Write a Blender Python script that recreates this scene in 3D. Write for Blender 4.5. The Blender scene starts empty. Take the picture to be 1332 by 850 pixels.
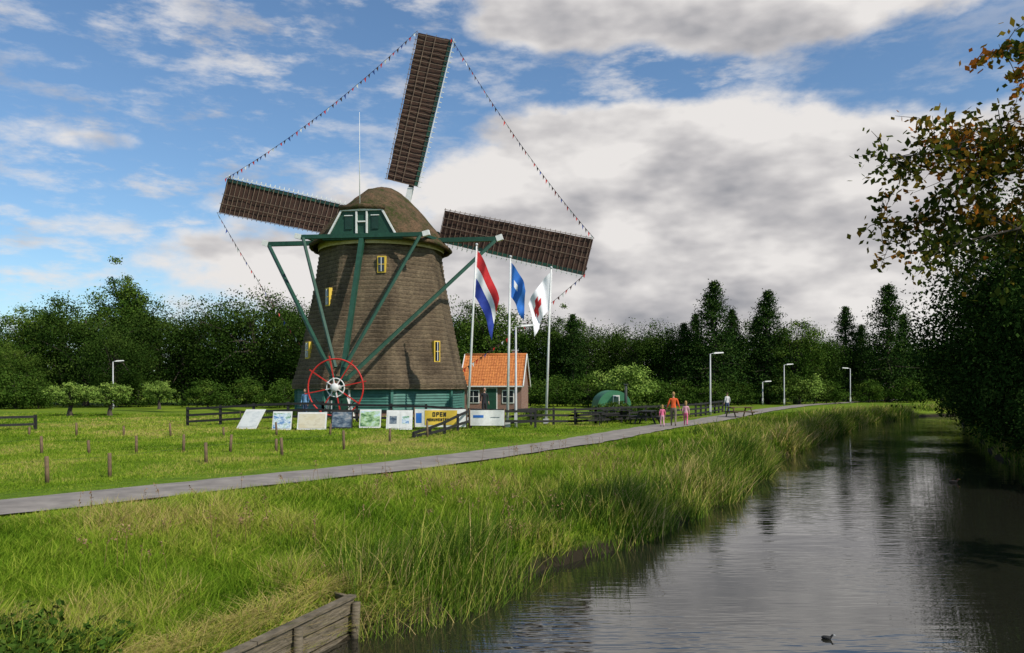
import bpy, bmesh, math, random
import numpy as np
from mathutils import Vector, Matrix
R0=np.random.default_rng(7); random.seed(7)
scene=bpy.context.scene
COL=scene.collection
rad=math.radians
# ------------------------------------------------------------------ helpers
def link(o,parent=None):
    COL.objects.link(o)
    if parent: o.parent=parent
    return o
def empty(name,loc=(0,0,0),rotz=0):
    e=bpy.data.objects.new(name,None); e.location=loc; e.rotation_euler=(0,0,rotz); e.empty_display_size=0.3
    return link(e)
def np_mesh(name,V,F,mats,attr=None,midx=None,smooth=False):
    V=np.asarray(V,np.float32); F=np.asarray(F,np.int32); k=F.shape[1]
    me=bpy.data.meshes.new(name)
    me.vertices.add(len(V)); me.vertices.foreach_set('co',V.ravel())
    me.loops.add(F.size); me.loops.foreach_set('vertex_index',F.ravel())
    me.polygons.add(len(F)); me.polygons.foreach_set('loop_start',np.arange(0,F.size,k,dtype=np.int32))
    try: me.polygons.foreach_set('loop_total',np.full(len(F),k,np.int32))
    except Exception: pass
    if midx is not None: me.polygons.foreach_set('material_index',np.asarray(midx,np.int32))
    me.polygons.foreach_set('use_smooth',np.full(len(F),smooth,bool))
    for m in mats: me.materials.append(m)
    if attr is not None:
        a=me.attributes.new('rnd','FLOAT','POINT'); a.data.foreach_set('value',np.asarray(attr,np.float32))
    me.update(calc_edges=True); me.validate()
    return me
class MB:
    def __init__(s): s.v=[];s.f=[];s.m=[];s.mats=[];s.sm=[]
    def mi(s,mat):
        if mat not in s.mats: s.mats.append(mat)
        return s.mats.index(mat)
    def add(s,vs,fs,mat,smooth=False):
        b=len(s.v); s.v+= [tuple(v) for v in vs]; i=s.mi(mat)
        for f in fs: s.f.append([b+j for j in f]); s.m.append(i); s.sm.append(smooth)
    def box(s,c,size,mat,rz=0,rx=0,taper=1.0):
        M=Matrix.Rotation(rz,3,'Z')@Matrix.Rotation(rx,3,'X'); hx,hy,hz=size[0]/2,size[1]/2,size[2]/2
        vs=[]
        for z in (-1,1):
            t=taper if z>0 else 1
            for x,y in((-1,-1),(1,-1),(1,1),(-1,1)): vs.append(Vector(c)+M@Vector((x*hx*t,y*hy*t,z*hz)))
        s.add(vs,[(3,2,1,0),(4,5,6,7),(0,1,5,4),(1,2,6,5),(2,3,7,6),(3,0,4,7)],mat)
    def beam(s,p0,p1,w,h,mat,t=1.0,up=(0,0,1)):
        p0=Vector(p0);p1=Vector(p1);d=(p1-p0).normalized();u=Vector(up)
        if abs(d.dot(u))>.98:u=Vector((0,1,0))
        a=d.cross(u).normalized();b=a.cross(d)
        vs=[]
        for p,k in((p0,1),(p1,t)):
            for x,y in((-1,-1),(1,-1),(1,1),(-1,1)): vs.append(p+a*x*w/2*k+b*y*h/2*k)
        s.add(vs,[(3,2,1,0),(4,5,6,7),(0,1,5,4),(1,2,6,5),(2,3,7,6),(3,0,4,7)],mat)
    def tube(s,pts,rs,mat,n=8,cap=True):
        pts=[Vector(p) for p in pts]
        if not hasattr(rs,'__len__'): rs=[rs]*len(pts)
        vs=[]
        for i,p in enumerate(pts):
            d=(pts[min(i+1,len(pts)-1)]-pts[max(i-1,0)]).normalized()
            u=Vector((0,0,1)) if abs(d.z)<.9 else Vector((0,1,0))
            a=d.cross(u).normalized();b=a.cross(d)
            for j in range(n):
                t=2*math.pi*j/n; vs.append(p+(a*math.cos(t)+b*math.sin(t))*rs[i])
        fs=[]
        for i in range(len(pts)-1):
            for j in range(n): fs.append((i*n+j,i*n+(j+1)%n,(i+1)*n+(j+1)%n,(i+1)*n+j))
        if cap: fs.append(tuple(range(n))[::-1]); fs.append(tuple((len(pts)-1)*n+j for j in range(n)))
        s.add(vs,fs,mat,True)
    def ball(s,c,r,mat,n=10,m=7,half=False,rz=0):
        vs=[];fs=[];c=Vector(c);M=Matrix.Rotation(rz,3,'Z')
        for i in range(m+1):
            ph=math.pi*i/m*(0.55 if half else 1)
            for j in range(n):
                t=2*math.pi*j/n; vs.append(c+M@Vector((r[0]*math.sin(ph)*math.cos(t),r[1]*math.sin(ph)*math.sin(t),r[2]*math.cos(ph))))
        for i in range(m):
            for j in range(n): fs.append((i*n+j,(i+1)*n+j,(i+1)*n+(j+1)%n,i*n+(j+1)%n))
        s.add(vs,fs,mat,True)
    def ring(s,c,R,r,mat,axis='Y',n=40,k=6):
        vs=[];fs=[];c=Vector(c)
        for i in range(n):
            t=2*math.pi*i/n
            for j in range(k):
                q=2*math.pi*j/k; rr=R+r*math.cos(q)
                v=Vector((rr*math.cos(t),r*math.sin(q),rr*math.sin(t))) if axis=='Y' else Vector((rr*math.cos(t),rr*math.sin(t),r*math.sin(q)))
                vs.append(c+v)
        for i in range(n):
            for j in range(k): fs.append((i*k+j,i*k+(j+1)%k,((i+1)%n)*k+(j+1)%k,((i+1)%n)*k+j))
        s.add(vs,fs,mat,True)
    def obj(s,name,parent=None,loc=(0,0,0),rz=0):
        me=bpy.data.meshes.new(name); me.from_pydata(s.v,[],s.f)
        for m in s.mats: me.materials.append(m)
        me.polygons.foreach_set('material_index',s.m); me.polygons.foreach_set('use_smooth',s.sm); me.update()
        bm=bmesh.new(); bm.from_mesh(me); bmesh.ops.recalc_face_normals(bm,faces=bm.faces); bm.to_mesh(me); bm.free()
        o=bpy.data.objects.new(name,me); o.location=loc; o.rotation_euler=(0,0,rz)
        return link(o,parent)
# value noise
_lat=R0.random((256,256))
def vnoise(x,y,sc,seed=0):
    x=np.asarray(x)/sc+seed*17.3+500; y=np.asarray(y)/sc+seed*9.7+500
    xi=np.floor(x).astype(int);yi=np.floor(y).astype(int);fx=x-xi;fy=y-yi
    fx=fx*fx*(3-2*fx);fy=fy*fy*(3-2*fy)
    g=lambda a,b:_lat[a%256,b%256]
    return (g(xi,yi)*(1-fx)+g(xi+1,yi)*fx)*(1-fy)+(g(xi,yi+1)*(1-fx)+g(xi+1,yi+1)*fx)*fy
def sstep(x): x=np.clip(x,0,1); return x*x*(3-2*x)
# ------------------------------------------------------------------ materials
def newmat(name):
    m=bpy.data.materials.new(name); m.use_nodes=True; nt=m.node_tree
    return m,nt,nt.nodes['Principled BSDF'],nt.nodes['Material Output']
def ramp(nt,stops,fac=None):
    n=nt.nodes.new('ShaderNodeValToRGB'); e=n.color_ramp.elements
    while len(e)<len(stops): e.new(0.5)
    for i,(p,c) in enumerate(stops): e[i].position=p; e[i].color=(*c,1)
    if fac: nt.links.new(fac,n.inputs[0])
    return n
def noise(nt,scale,detail=4,rough=.55,vec=None,mscale=None,obj=True):
    n=nt.nodes.new('ShaderNodeTexNoise'); n.inputs['Scale'].default_value=scale; n.inputs['Detail'].default_value=detail; n.inputs['Roughness'].default_value=rough
    if vec is None:
        tc=nt.nodes.new('ShaderNodeTexCoord'); vec=tc.outputs['Object']
    if mscale:
        mp=nt.nodes.new('ShaderNodeMapping'); mp.inputs['Scale'].default_value=mscale; nt.links.new(vec,mp.inputs[0]); vec=mp.outputs[0]
    nt.links.new(vec,n.inputs['Vector']); return n
def M(name,c1,c2=None,scale=3,rough=.7,bump=0,ms=None,metal=0,detail=5,spec=.4):
    m,nt,b,o=newmat(name)
    c2=c2 or tuple(c*.7 for c in c1)
    n=noise(nt,scale,detail,.6,mscale=ms); r=ramp(nt,[(.3,c2),(.7,c1)],n.outputs[0]); nt.links.new(r.outputs[0],b.inputs['Base Color'])
    b.inputs['Roughness'].default_value=rough; b.inputs['Metallic'].default_value=metal
    b.inputs['Specular IOR Level'].default_value=spec
    if bump:
        bp=nt.nodes.new('ShaderNodeBump'); bp.inputs['Strength'].default_value=bump; bp.inputs['Distance'].default_value=.03
        nt.links.new(n.outputs[0],bp.inputs['Height']); nt.links.new(bp.outputs[0],b.inputs['Normal'])
    return m
def leafmat(name,stops,trans=.3):
    m,nt,b,o=newmat(name); nt.nodes.remove(b)
    a=nt.nodes.new('ShaderNodeAttribute'); a.attribute_name='rnd'
    r=ramp(nt,stops,a.outputs['Fac']); df=nt.nodes.new('ShaderNodeBsdfDiffuse'); nt.links.new(r.outputs[0],df.inputs[0])
    if trans<=0: nt.links.new(df.outputs[0],o.inputs[0]); return m
    t=nt.nodes.new('ShaderNodeBsdfTranslucent'); nt.links.new(r.outputs[0],t.inputs[0])
    mx=nt.nodes.new('ShaderNodeMixShader'); mx.inputs[0].default_value=trans
    nt.links.new(df.outputs[0],mx.inputs[1]); nt.links.new(t.outputs[0],mx.inputs[2]); nt.links.new(mx.outputs[0],o.inputs[0])
    return m
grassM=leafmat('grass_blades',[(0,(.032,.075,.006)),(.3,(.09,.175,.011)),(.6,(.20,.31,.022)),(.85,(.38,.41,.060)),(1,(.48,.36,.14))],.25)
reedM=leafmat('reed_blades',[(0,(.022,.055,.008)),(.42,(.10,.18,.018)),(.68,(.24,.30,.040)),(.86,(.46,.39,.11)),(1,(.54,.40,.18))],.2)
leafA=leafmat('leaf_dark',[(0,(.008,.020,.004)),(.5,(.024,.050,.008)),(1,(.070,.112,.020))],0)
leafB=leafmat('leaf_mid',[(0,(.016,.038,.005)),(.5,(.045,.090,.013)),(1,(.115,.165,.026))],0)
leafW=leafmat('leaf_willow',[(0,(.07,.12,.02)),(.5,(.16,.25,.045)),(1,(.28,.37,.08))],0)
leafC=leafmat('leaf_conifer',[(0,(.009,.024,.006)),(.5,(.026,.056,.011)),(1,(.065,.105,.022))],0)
leafBank=leafmat('leaf_bank',[(0,(.008,.018,.004)),(.5,(.022,.048,.009)),(1,(.07,.11,.02))],0)  # shade on the right bank trees is put into this dark leaf colour
leafAut=leafmat('leaf_autumn',[(0,(.02,.035,.008)),(.45,(.08,.10,.015)),(.72,(.24,.15,.02)),(1,(.42,.13,.02))],.3)
barkM=M('bark',(.09,.07,.05),(.03,.025,.02),6,.9,.6,ms=(1,1,.3))
groundM,nt,b,o=newmat('grass_ground')
tc=nt.nodes.new('ShaderNodeTexCoord')
n1=noise(nt,.09,6,.6,tc.outputs['Object']); n2=noise(nt,3,6,.75,tc.outputs['Object']); n3=noise(nt,26,3,.8,tc.outputs['Object'])
r1=ramp(nt,[(.3,(.095,.18,.014)),(.5,(.155,.25,.02)),(.72,(.25,.32,.03))],n1.outputs[0])
r2=ramp(nt,[(.3,(.4,.43,.35)),(.5,(.85,.85,.8)),(.75,(1.25,1.15,1.0))],n2.outputs[0])
r3=ramp(nt,[(.3,(.55,.55,.5)),(.7,(1.25,1.2,1.1))],n3.outputs[0])
mx=nt.nodes.new('ShaderNodeMixRGB');mx.blend_type='MULTIPLY';mx.inputs[0].default_value=1;nt.links.new(r1.outputs[0],mx.inputs[1]);nt.links.new(r2.outputs[0],mx.inputs[2])
mx2=nt.nodes.new('ShaderNodeMixRGB');mx2.blend_type='MULTIPLY';mx2.inputs[0].default_value=1;nt.links.new(mx.outputs[0],mx2.inputs[1]);nt.links.new(r3.outputs[0],mx2.inputs[2])
sp=nt.nodes.new('ShaderNodeSeparateXYZ');nt.links.new(tc.outputs['Object'],sp.inputs[0])
mr=nt.nodes.new('ShaderNodeMapRange');mr.inputs[1].default_value=-.75;mr.inputs[2].default_value=-.5;nt.links.new(sp.outputs[2],mr.inputs[0])
mx3=nt.nodes.new('ShaderNodeMixRGB');nt.links.new(mr.outputs[0],mx3.inputs[0]);mx3.inputs[1].default_value=(.025,.02,.012,1);nt.links.new(mx2.outputs[0],mx3.inputs[2])
nt.links.new(mx3.outputs[0],b.inputs['Base Color']);b.inputs['Roughness'].default_value=.95;b.inputs['Specular IOR Level'].default_value=.1
bp=nt.nodes.new('ShaderNodeBump');bp.inputs['Strength'].default_value=.8;bp.inputs['Distance'].default_value=.08;nt.links.new(n2.outputs[0],bp.inputs['Height']);nt.links.new(bp.outputs[0],b.inputs['Normal'])
# water
waterM,nt,b,o=newmat('canal_water')
b.inputs['Base Color'].default_value=(.016,.016,.011,1);b.inputs['Roughness'].default_value=.02;b.inputs['IOR'].default_value=1.6
b.inputs['Specular IOR Level'].default_value=1.0
tc=nt.nodes.new('ShaderNodeTexCoord')
w1=noise(nt,1.0,2,.5,tc.outputs['Object'],(1.6,8.5,1)); w2=noise(nt,1.0,2,.5,tc.outputs['Object'],(.45,2.2,1)); w3=noise(nt,.16,3,.6,tc.outputs['Object'])
mm=nt.nodes.new('ShaderNodeMath');mm.operation='MULTIPLY';r=ramp(nt,[(.38,(.12,)*3),(.62,(1,)*3)],w3.outputs[0]);nt.links.new(w1.outputs[0],mm.inputs[0]);nt.links.new(r.outputs[0],mm.inputs[1])
ma=nt.nodes.new('ShaderNodeMath');ma.operation='MULTIPLY_ADD';nt.links.new(w2.outputs[0],ma.inputs[0]);ma.inputs[1].default_value=.6;nt.links.new(mm.outputs[0],ma.inputs[2])
bp=nt.nodes.new('ShaderNodeBump');bp.inputs['Strength'].default_value=.42;bp.inputs['Distance'].default_value=.020;nt.links.new(ma.outputs[0],bp.inputs['Height']);nt.links.new(bp.outputs[0],b.inputs['Normal'])
pathM=M('path_asphalt',(.30,.265,.225),(.16,.14,.12),1.6,.95,.35,detail=12)
greenP=M('paint_green',(.016,.075,.044),(.009,.045,.027),3,.55,.1)
greenD=M('paint_darkgreen',(.012,.05,.035),(.008,.03,.022),4,.55,.05)
greenL=M('paint_plinth',(.06,.19,.15),(.035,.12,.095),2,.6,.1)
whiteP=M('paint_white',(.80,.80,.77),(.62,.62,.58),5,.5)
creamP=M('paint_cream',(.62,.50,.24),(.45,.36,.17),4,.6)
yellowP=M('paint_yellow',(.75,.52,.06),(.62,.42,.05),5,.6)
redP=M('paint_red',(.60,.03,.02),(.42,.02,.015),6,.5)
blackW=M('wood_black',(.025,.024,.022),(.010,.010,.010),5,.75,.2)
tarM=M('boards_tarred',(.05,.06,.055),(.025,.03,.028),4,.7,.2,ms=(.3,.3,8))
oldW=M('wood_weathered',(.21,.17,.115),(.06,.05,.03),5,.9,.8,ms=(1,1,7),detail=9)
postW=M('wood_post',(.19,.125,.065),(.09,.06,.035),8,.85,.3)
wireM=M('wire',(.06,.06,.055),(.04,.04,.04),3,.7)
clothM=M('sail_cloth',(.070,.032,.020),(.032,.016,.011),2.5,.85,.3)
lathM=M('lattice_wood',(.27,.19,.13),(.12,.085,.06),3,.7)
sailstock=M('stock_paint',(.06,.06,.05),(.03,.03,.03),3,.6)
glassM=M('window_glass',(.02,.025,.03),(.01,.012,.015),1,.08,spec=.8)
steelW=M('lamp_steel',(.55,.56,.55),(.42,.43,.43),4,.45)
tileM,nt,b,o=newmat('roof_tiles')
tc=nt.nodes.new('ShaderNodeTexCoord');br=nt.nodes.new('ShaderNodeTexNoise');br.inputs['Scale'].default_value=5;br.inputs['Detail'].default_value=6
nt.links.new(tc.outputs['Object'],br.inputs[0]);r=ramp(nt,[(.3,(.33,.09,.02)),(.7,(.62,.22,.05))],br.outputs[0]);nt.links.new(r.outputs[0],b.inputs['Base Color']);b.inputs['Roughness'].default_value=.8
def brick(name,c1,c2,mort,sc=1.0):
    m,nt,b,o=newmat(name);tc=nt.nodes.new('ShaderNodeTexCoord')
    sp=nt.nodes.new('ShaderNodeSeparateXYZ');nt.links.new(tc.outputs['Object'],sp.inputs[0]);ad=nt.nodes.new('ShaderNodeMath');nt.links.new(sp.outputs[0],ad.inputs[0]);nt.links.new(sp.outputs[1],ad.inputs[1])
    cb=nt.nodes.new('ShaderNodeCombineXYZ');nt.links.new(ad.outputs[0],cb.inputs[0]);nt.links.new(sp.outputs[2],cb.inputs[1])
    k=nt.nodes.new('ShaderNodeTexBrick');k.inputs['Scale'].default_value=4*sc;k.inputs['Color1'].default_value=(*c1,1);k.inputs['Color2'].default_value=(*c2,1);k.inputs['Mortar'].default_value=(*mort,1)
    nt.links.new(cb.outputs[0],k.inputs[0]);nt.links.new(k.outputs[0],b.inputs['Base Color']);b.inputs['Roughness'].default_value=.85;return m
brickM=brick('brick_red',(.25,.10,.06),(.17,.075,.05),(.3,.28,.25))
# thatch
thM,nt,b,o=newmat('thatch')
tc=nt.nodes.new('ShaderNodeTexCoord')
a=noise(nt,1.0,6,.65,tc.outputs['Object'],(.8,.8,.3)); c=noise(nt,1.0,5,.7,tc.outputs['Object'],(6,6,14)); f=noise(nt,1.0,4,.7,tc.outputs['Object'],(40,40,10)); g=noise(nt,1.0,3,.6,tc.outputs['Object'],(1.2,1.2,.6))
r=ramp(nt,[(.28,(.090,.068,.049)),(.5,(.185,.142,.097)),(.72,(.30,.235,.155))],a.outputs[0])
r2=ramp(nt,[(.3,(.5,.5,.5)),(.7,(1.28,1.25,1.18))],c.outputs[0])
mx=nt.nodes.new('ShaderNodeMixRGB');mx.blend_type='MULTIPLY';mx.inputs[0].default_value=1;nt.links.new(r.outputs[0],mx.inputs[1]);nt.links.new(r2.outputs[0],mx.inputs[2])
# course lines, dark to pale within each course: sawtooth of height
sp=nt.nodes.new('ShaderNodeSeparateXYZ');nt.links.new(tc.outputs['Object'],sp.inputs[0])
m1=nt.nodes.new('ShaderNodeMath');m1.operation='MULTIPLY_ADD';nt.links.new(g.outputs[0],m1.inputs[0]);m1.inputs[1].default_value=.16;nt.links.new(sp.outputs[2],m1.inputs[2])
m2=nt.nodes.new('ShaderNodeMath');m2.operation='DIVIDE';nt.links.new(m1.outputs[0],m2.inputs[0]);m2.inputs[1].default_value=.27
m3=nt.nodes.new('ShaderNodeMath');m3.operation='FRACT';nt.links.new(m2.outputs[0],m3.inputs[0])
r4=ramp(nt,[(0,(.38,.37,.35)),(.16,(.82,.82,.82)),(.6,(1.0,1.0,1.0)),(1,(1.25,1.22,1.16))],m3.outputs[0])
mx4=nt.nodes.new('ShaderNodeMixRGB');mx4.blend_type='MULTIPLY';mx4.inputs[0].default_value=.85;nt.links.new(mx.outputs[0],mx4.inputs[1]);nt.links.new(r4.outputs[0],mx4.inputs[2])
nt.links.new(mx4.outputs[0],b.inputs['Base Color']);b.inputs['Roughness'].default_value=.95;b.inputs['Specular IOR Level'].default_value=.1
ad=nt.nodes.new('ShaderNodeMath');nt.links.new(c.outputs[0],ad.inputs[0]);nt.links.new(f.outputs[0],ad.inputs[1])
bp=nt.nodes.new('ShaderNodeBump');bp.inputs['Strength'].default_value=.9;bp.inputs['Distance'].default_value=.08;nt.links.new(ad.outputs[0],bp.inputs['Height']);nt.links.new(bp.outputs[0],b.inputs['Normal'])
thCap,nt,b,o=newmat('thatch_mossy')
tc=nt.nodes.new('ShaderNodeTexCoord')
a=noise(nt,.9,7,.75,tc.outputs['Object']); c=noise(nt,1.0,6,.7,tc.outputs['Object'],(9,9,20))
r=ramp(nt,[(.40,(.18,.115,.07)),(.52,(.11,.085,.048)),(.60,(.055,.068,.020))],a.outputs[0])
r2=ramp(nt,[(.3,(.4,.4,.4)),(.7,(1.3,1.25,1.15))],c.outputs[0])
mx=nt.nodes.new('ShaderNodeMixRGB');mx.blend_type='MULTIPLY';mx.inputs[0].default_value=1;nt.links.new(r.outputs[0],mx.inputs[1]);nt.links.new(r2.outputs[0],mx.inputs[2])
nt.links.new(mx.outputs[0],b.inputs['Base Color']);b.inputs['Roughness'].default_value=.95;b.inputs['Specular IOR Level'].default_value=.1
bp=nt.nodes.new('ShaderNodeBump');bp.inputs['Strength'].default_value=1;bp.inputs['Distance'].default_value=.12;nt.links.new(c.outputs[0],bp.inputs['Height']);nt.links.new(bp.outputs[0],b.inputs['Normal'])
# ------------------------------------------------------------------ terrain
Lp=np.array([(-14,-14),(-5.6,0),(-3.5,6),(-2.0,9.85),(-1.2,10.3),(.42,12.95),(3.0,17.1),(6.7,23.3),(10.6,32.8),(16.7,44),(23,55),(30,67),(40,79),(50,86),(70,93),(120,100),(1500,160)],float)
Rp=np.array([(-4,-14),(3.2,0),(5.7,4.8),(11.5,14),(18.7,29),(29,50),(41,72),(52,79),(75,84),(120,90),(1500,145)],float)
Pp=np.array([(-24,-4),(-16,6),(-9.3,14.2),(-2.75,22.2),(2.5,31.0),(7.6,41.8),(12.2,50),(17,60),(24,74),(33,90),(50,112),(80,150)],float)
def sdist(x,y,P):
    best=np.full(x.shape,1e9);sg=np.ones(x.shape)
    for i in range(len(P)-1):
        a=P[i];d=P[i+1]-a;L=(d**2).sum();t=np.clip(((x-a[0])*d[0]+(y-a[1])*d[1])/L,0,1)
        dx=x-a[0]-t*d[0];dy=y-a[1]-t*d[1];D=np.hypot(dx,dy);cr=d[0]*(y-a[1])-d[1]*(x-a[0])
        m=D<best-1e-9;best=np.where(m,D,best);sg=np.where(m,np.sign(cr),sg)
    return best*sg
MC=(-8.5,52.0)
def land(x,y):
    x=np.asarray(x,float);y=np.asarray(y,float)
    s=np.maximum(sdist(x,y,Lp),-sdist(x,y,Rp))
    return s+((vnoise(x,y,2.3,3)-.5)*.9+(vnoise(x,y,.7,13)-.5)*.3)*sstep((y-11.5)/2)
def height(x,y):
    x=np.asarray(x,float);y=np.asarray(y,float)
    s=land(x,y)
    z=-.9+.45*sstep((s+.05)/.5)+.45*sstep(s/5.0)
    z=np.where(s<0,-.9+np.maximum(s*.7,-.9),z)
    dp=np.abs(sdist(x,y,Pp))
    und=(vnoise(x,y,3.2,1)-.5)*.14+(vnoise(x,y,.8,2)-.5)*.05
    z=z+und*sstep((dp-1.2)/2)*sstep(s/1.0)
    z=z-.03*(dp<1.2)
    dm=np.hypot(x-MC[0],y-MC[1]); z=z+.35*sstep((13-dm)/4)
    return z
def axis(lo,hi,step,far):
    a=list(np.arange(lo,hi+1e-6,step)); s=step;v=a[-1]
    while v<far: s*=1.35;v+=s;a.append(v)
    s=step;v=lo;pre=[]
    while v>-far: s*=1.35;v-=s;pre.append(v)
    return np.array(pre[::-1]+a)
gx=axis(-26,46,.28,2500); gy=axis(-2,96,.34,2500)
X,Y=np.meshgrid(gx,gy);Z=height(X,Y)
nx=len(gx);ny=len(gy);idx=np.arange(nx*ny).reshape(ny,nx)
F=np.stack([idx[:-1,:-1],idx[:-1,1:],idx[1:,1:],idx[1:,:-1]],-1).reshape(-1,4)
me=np_mesh('ground',np.stack([X,Y,Z],-1).reshape(-1,3),F,[groundM],smooth=True);link(bpy.data.objects.new('ground',me))
me=np_mesh('canal_water',[(-60,-60,-.9),(1500,-60,-.9),(1500,400,-.9),(-60,400,-.9)],[(0,1,2,3)],[waterM]);link(bpy.data.objects.new('canal_water',me))
def resample(P,step):
    out=[]
    for i in range(len(P)-1):
        n=max(1,int(np.linalg.norm(P[i+1]-P[i])/step))
        for j in range(n): out.append(P[i]+(P[i+1]-P[i])*j/n)
    out.append(P[-1]);return np.array(out)
pr=resample(Pp,.6)
for _ in range(6): pr[1:-1]=(pr[:-2]+2*pr[1:-1]+pr[2:])/4
tg=np.gradient(pr,axis=0);tg/=np.linalg.norm(tg,axis=1)[:,None];nr=np.stack([-tg[:,1],tg[:,0]],1)
V=[]
for i,p in enumerate(pr):
    for k,o_ in enumerate((-1,-.5,0,.5,1)):
        w=1.02*o_+(.24*(vnoise(p[0],p[1],.9,8+k)-.5) if abs(o_)==1 else 0)
        q=p+nr[i]*w; V.append((q[0],q[1],.022+(.02 if abs(o_)<1 else 0)))
F=[(i*5+k,i*5+k+1,(i+1)*5+k+1,(i+1)*5+k) for i in range(len(pr)-1) for k in range(4)]
me=np_mesh('footpath',V,F,[pathM],smooth=True)
link(bpy.data.objects.new('footpath',me))
# ------------------------------------------------------------------ grass
def blades(x,y,h,w,bend,rnd,segs=2,zoff=0):
    n=len(x);z=height(x,y)+zoff-.02
    az=R0.uniform(0,2*np.pi,n);la=R0.uniform(0,2*np.pi,n);ln=bend*h
    cx,cy=np.cos(az)*w/2,np.sin(az)*w/2;lx,ly=np.cos(la)*ln+ .12*h,np.sin(la)*ln
    V=[];ts=[0,.55,1] if segs==2 else ([0,1] if segs==1 else [0,.33,.68,1])
    for t in ts:
        ww=(1-t**1.6)*.95+.05; b2=t**1.8
        for sgn in(-1,1):
            V.append(np.stack([x+sgn*cx*ww+lx*b2,y+sgn*cy*ww+ly*b2,z+h*(t-.25*b2*np.minimum(bend,1.2))],-1))
    V=np.stack(V,1);k=V.shape[1];base=np.arange(n)[:,None]*k
    F=np.concatenate([base+np.array([[2*i,2*i+1,2*i+3,2*i+2]]) for i in range(len(ts)-1)],0)
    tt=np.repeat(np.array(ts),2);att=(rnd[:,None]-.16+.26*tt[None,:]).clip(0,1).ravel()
    return V.reshape(-1,3),F,att
def merge(parts):
    Vs=[];Fs=[];As=[];o_=0
    for V,F,A in parts: Vs.append(V);Fs.append(F+o_);As.append(A);o_+=len(V)
    return np.concatenate(Vs),np.concatenate(Fs),np.concatenate(As)
parts=[]
def scatter(y0,y1,dens):
    x0,x1=-.72*y1-1.5,.78*y1+1
    n=int((x1-x0)*(y1-y0)*dens);x=R0.uniform(x0,x1,n);y=R0.uniform(y0,y1,n)
    s_=land(x,y);dp=sdist(x,y,Pp)
    k=(np.abs(x)<.74*y+1.5)&(s_>np.where(y<10.4,.03,.12))&(np.abs(dp)>.92+.45*(vnoise(x,y,.5,4)-.3))&(np.hypot(x-MC[0],y-MC[1])>5.2)
    return x[k],y[k],s_[k],dp[k]
for y0,y1,dens,wd,sg in [(5,9,1800,.009,2),(9,13,1500,.011,2),(13,18,950,.014,2),(18,25,560,.018,1),(25,34,300,.026,1),(34,46,150,.04,1),(46,62,60,.06,1)]:
    x,y,s_,dp=scatter(y0,y1,dens)
    n=len(x);left=dp>0
    cl=vnoise(x,y,1.1,5)*.55+vnoise(x,y,.33,6)*.45
    big=vnoise(x,y,4,7);mid=vnoise(x,y,1.9,27)
    h=np.where(left,.06+.07*cl,.10+.42*cl**1.6)
    h=h*(.28+.72*sstep((np.abs(dp)-1.1)/2.2))
    h=h*R0.uniform(.5,1.4,n)*np.where(y>30,1.1,1)
    h+=np.where((~left)&(y>28)&(dp<-3.5),.22*vnoise(x,y,1.5,12),0)
    rnd=.10+.55*cl+.55*(big-.5)+.35*(mid-.5)+R0.normal(0,.14,n)+np.where(left,.22,.06)
    dry=(vnoise(x,y,1.6,9)>.64)&(R0.random(n)<.45);rnd=np.where(dry,rnd+.32,rnd)
    wall=(y<10.5)&(s_<.75)&(R0.random(n)<.88);rnd=np.where(wall,.95+R0.normal(0,.12,n),rnd);h=np.where(wall,h*.7+.10,h)
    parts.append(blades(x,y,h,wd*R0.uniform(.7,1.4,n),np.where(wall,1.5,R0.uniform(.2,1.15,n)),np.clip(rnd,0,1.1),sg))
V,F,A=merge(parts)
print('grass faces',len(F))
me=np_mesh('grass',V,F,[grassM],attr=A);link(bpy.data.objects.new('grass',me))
# reeds along banks
parts=[]
def reedline(P,side,i0,i1,dens,s0,s1,hmin,hmax,wsc=1):
    seg=P[i0:i1]
    for i in range(len(seg)-1):
        a=seg[i];d=seg[i+1]-a;L=np.linalg.norm(d);n=int(L*dens*min(1,26/max(12,a[1])))
        t=R0.random(n);nn=np.array([-d[1],d[0]])/L*side;off=s0+(s1-s0)*R0.beta(1.3,1.6,n)
        x=a[0]+d[0]*t+nn[0]*off;y=a[1]+d[1]*t+nn[1]*off
        sl=land(x,y)
        cl=vnoise(x,y,1.7,15)*.6+vnoise(x,y,.55,16)*.4
        keep=(R0.random(n)<np.clip(-.45+2.4*cl,.05,1))&(sl>-.45);x,y,cl=x[keep],y[keep],cl[keep];n=len(x)
        tall=(R0.random(n)<.10)*.35
        h=(hmin+(hmax-hmin)*cl)*(R0.uniform(.35,1.1,n)+tall)*np.interp(y,[10,20,30,45,80],[.60,.82,.88,.76,.8])
        rn=.08+.62*vnoise(x,y,2.2,18)+R0.normal(0,.17,n)+(R0.random(n)<.30)*.45
        parts.append(blades(x,y,h,wsc*np.clip(.0011*y,.011,.05)*R0.uniform(.7,1.3,n),R0.uniform(.08,.8,n),np.clip(rn,0,1.1),3))
reedline(Lp,1,3,13,850,-.5,1.2,.45,1.55)
reedline(Lp,1,3,9,220,.6,3.4,.25,.8)
reedline(Lp,1,8,14,360,.6,4.0,.4,1.0)
reedline(Rp,-1,3,9,240,-.3,1.0,.4,1.1)
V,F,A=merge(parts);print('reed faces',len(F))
me=np_mesh('reeds',V,F,[reedM],attr=A);link(bpy.data.objects.new('reeds',me))
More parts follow.
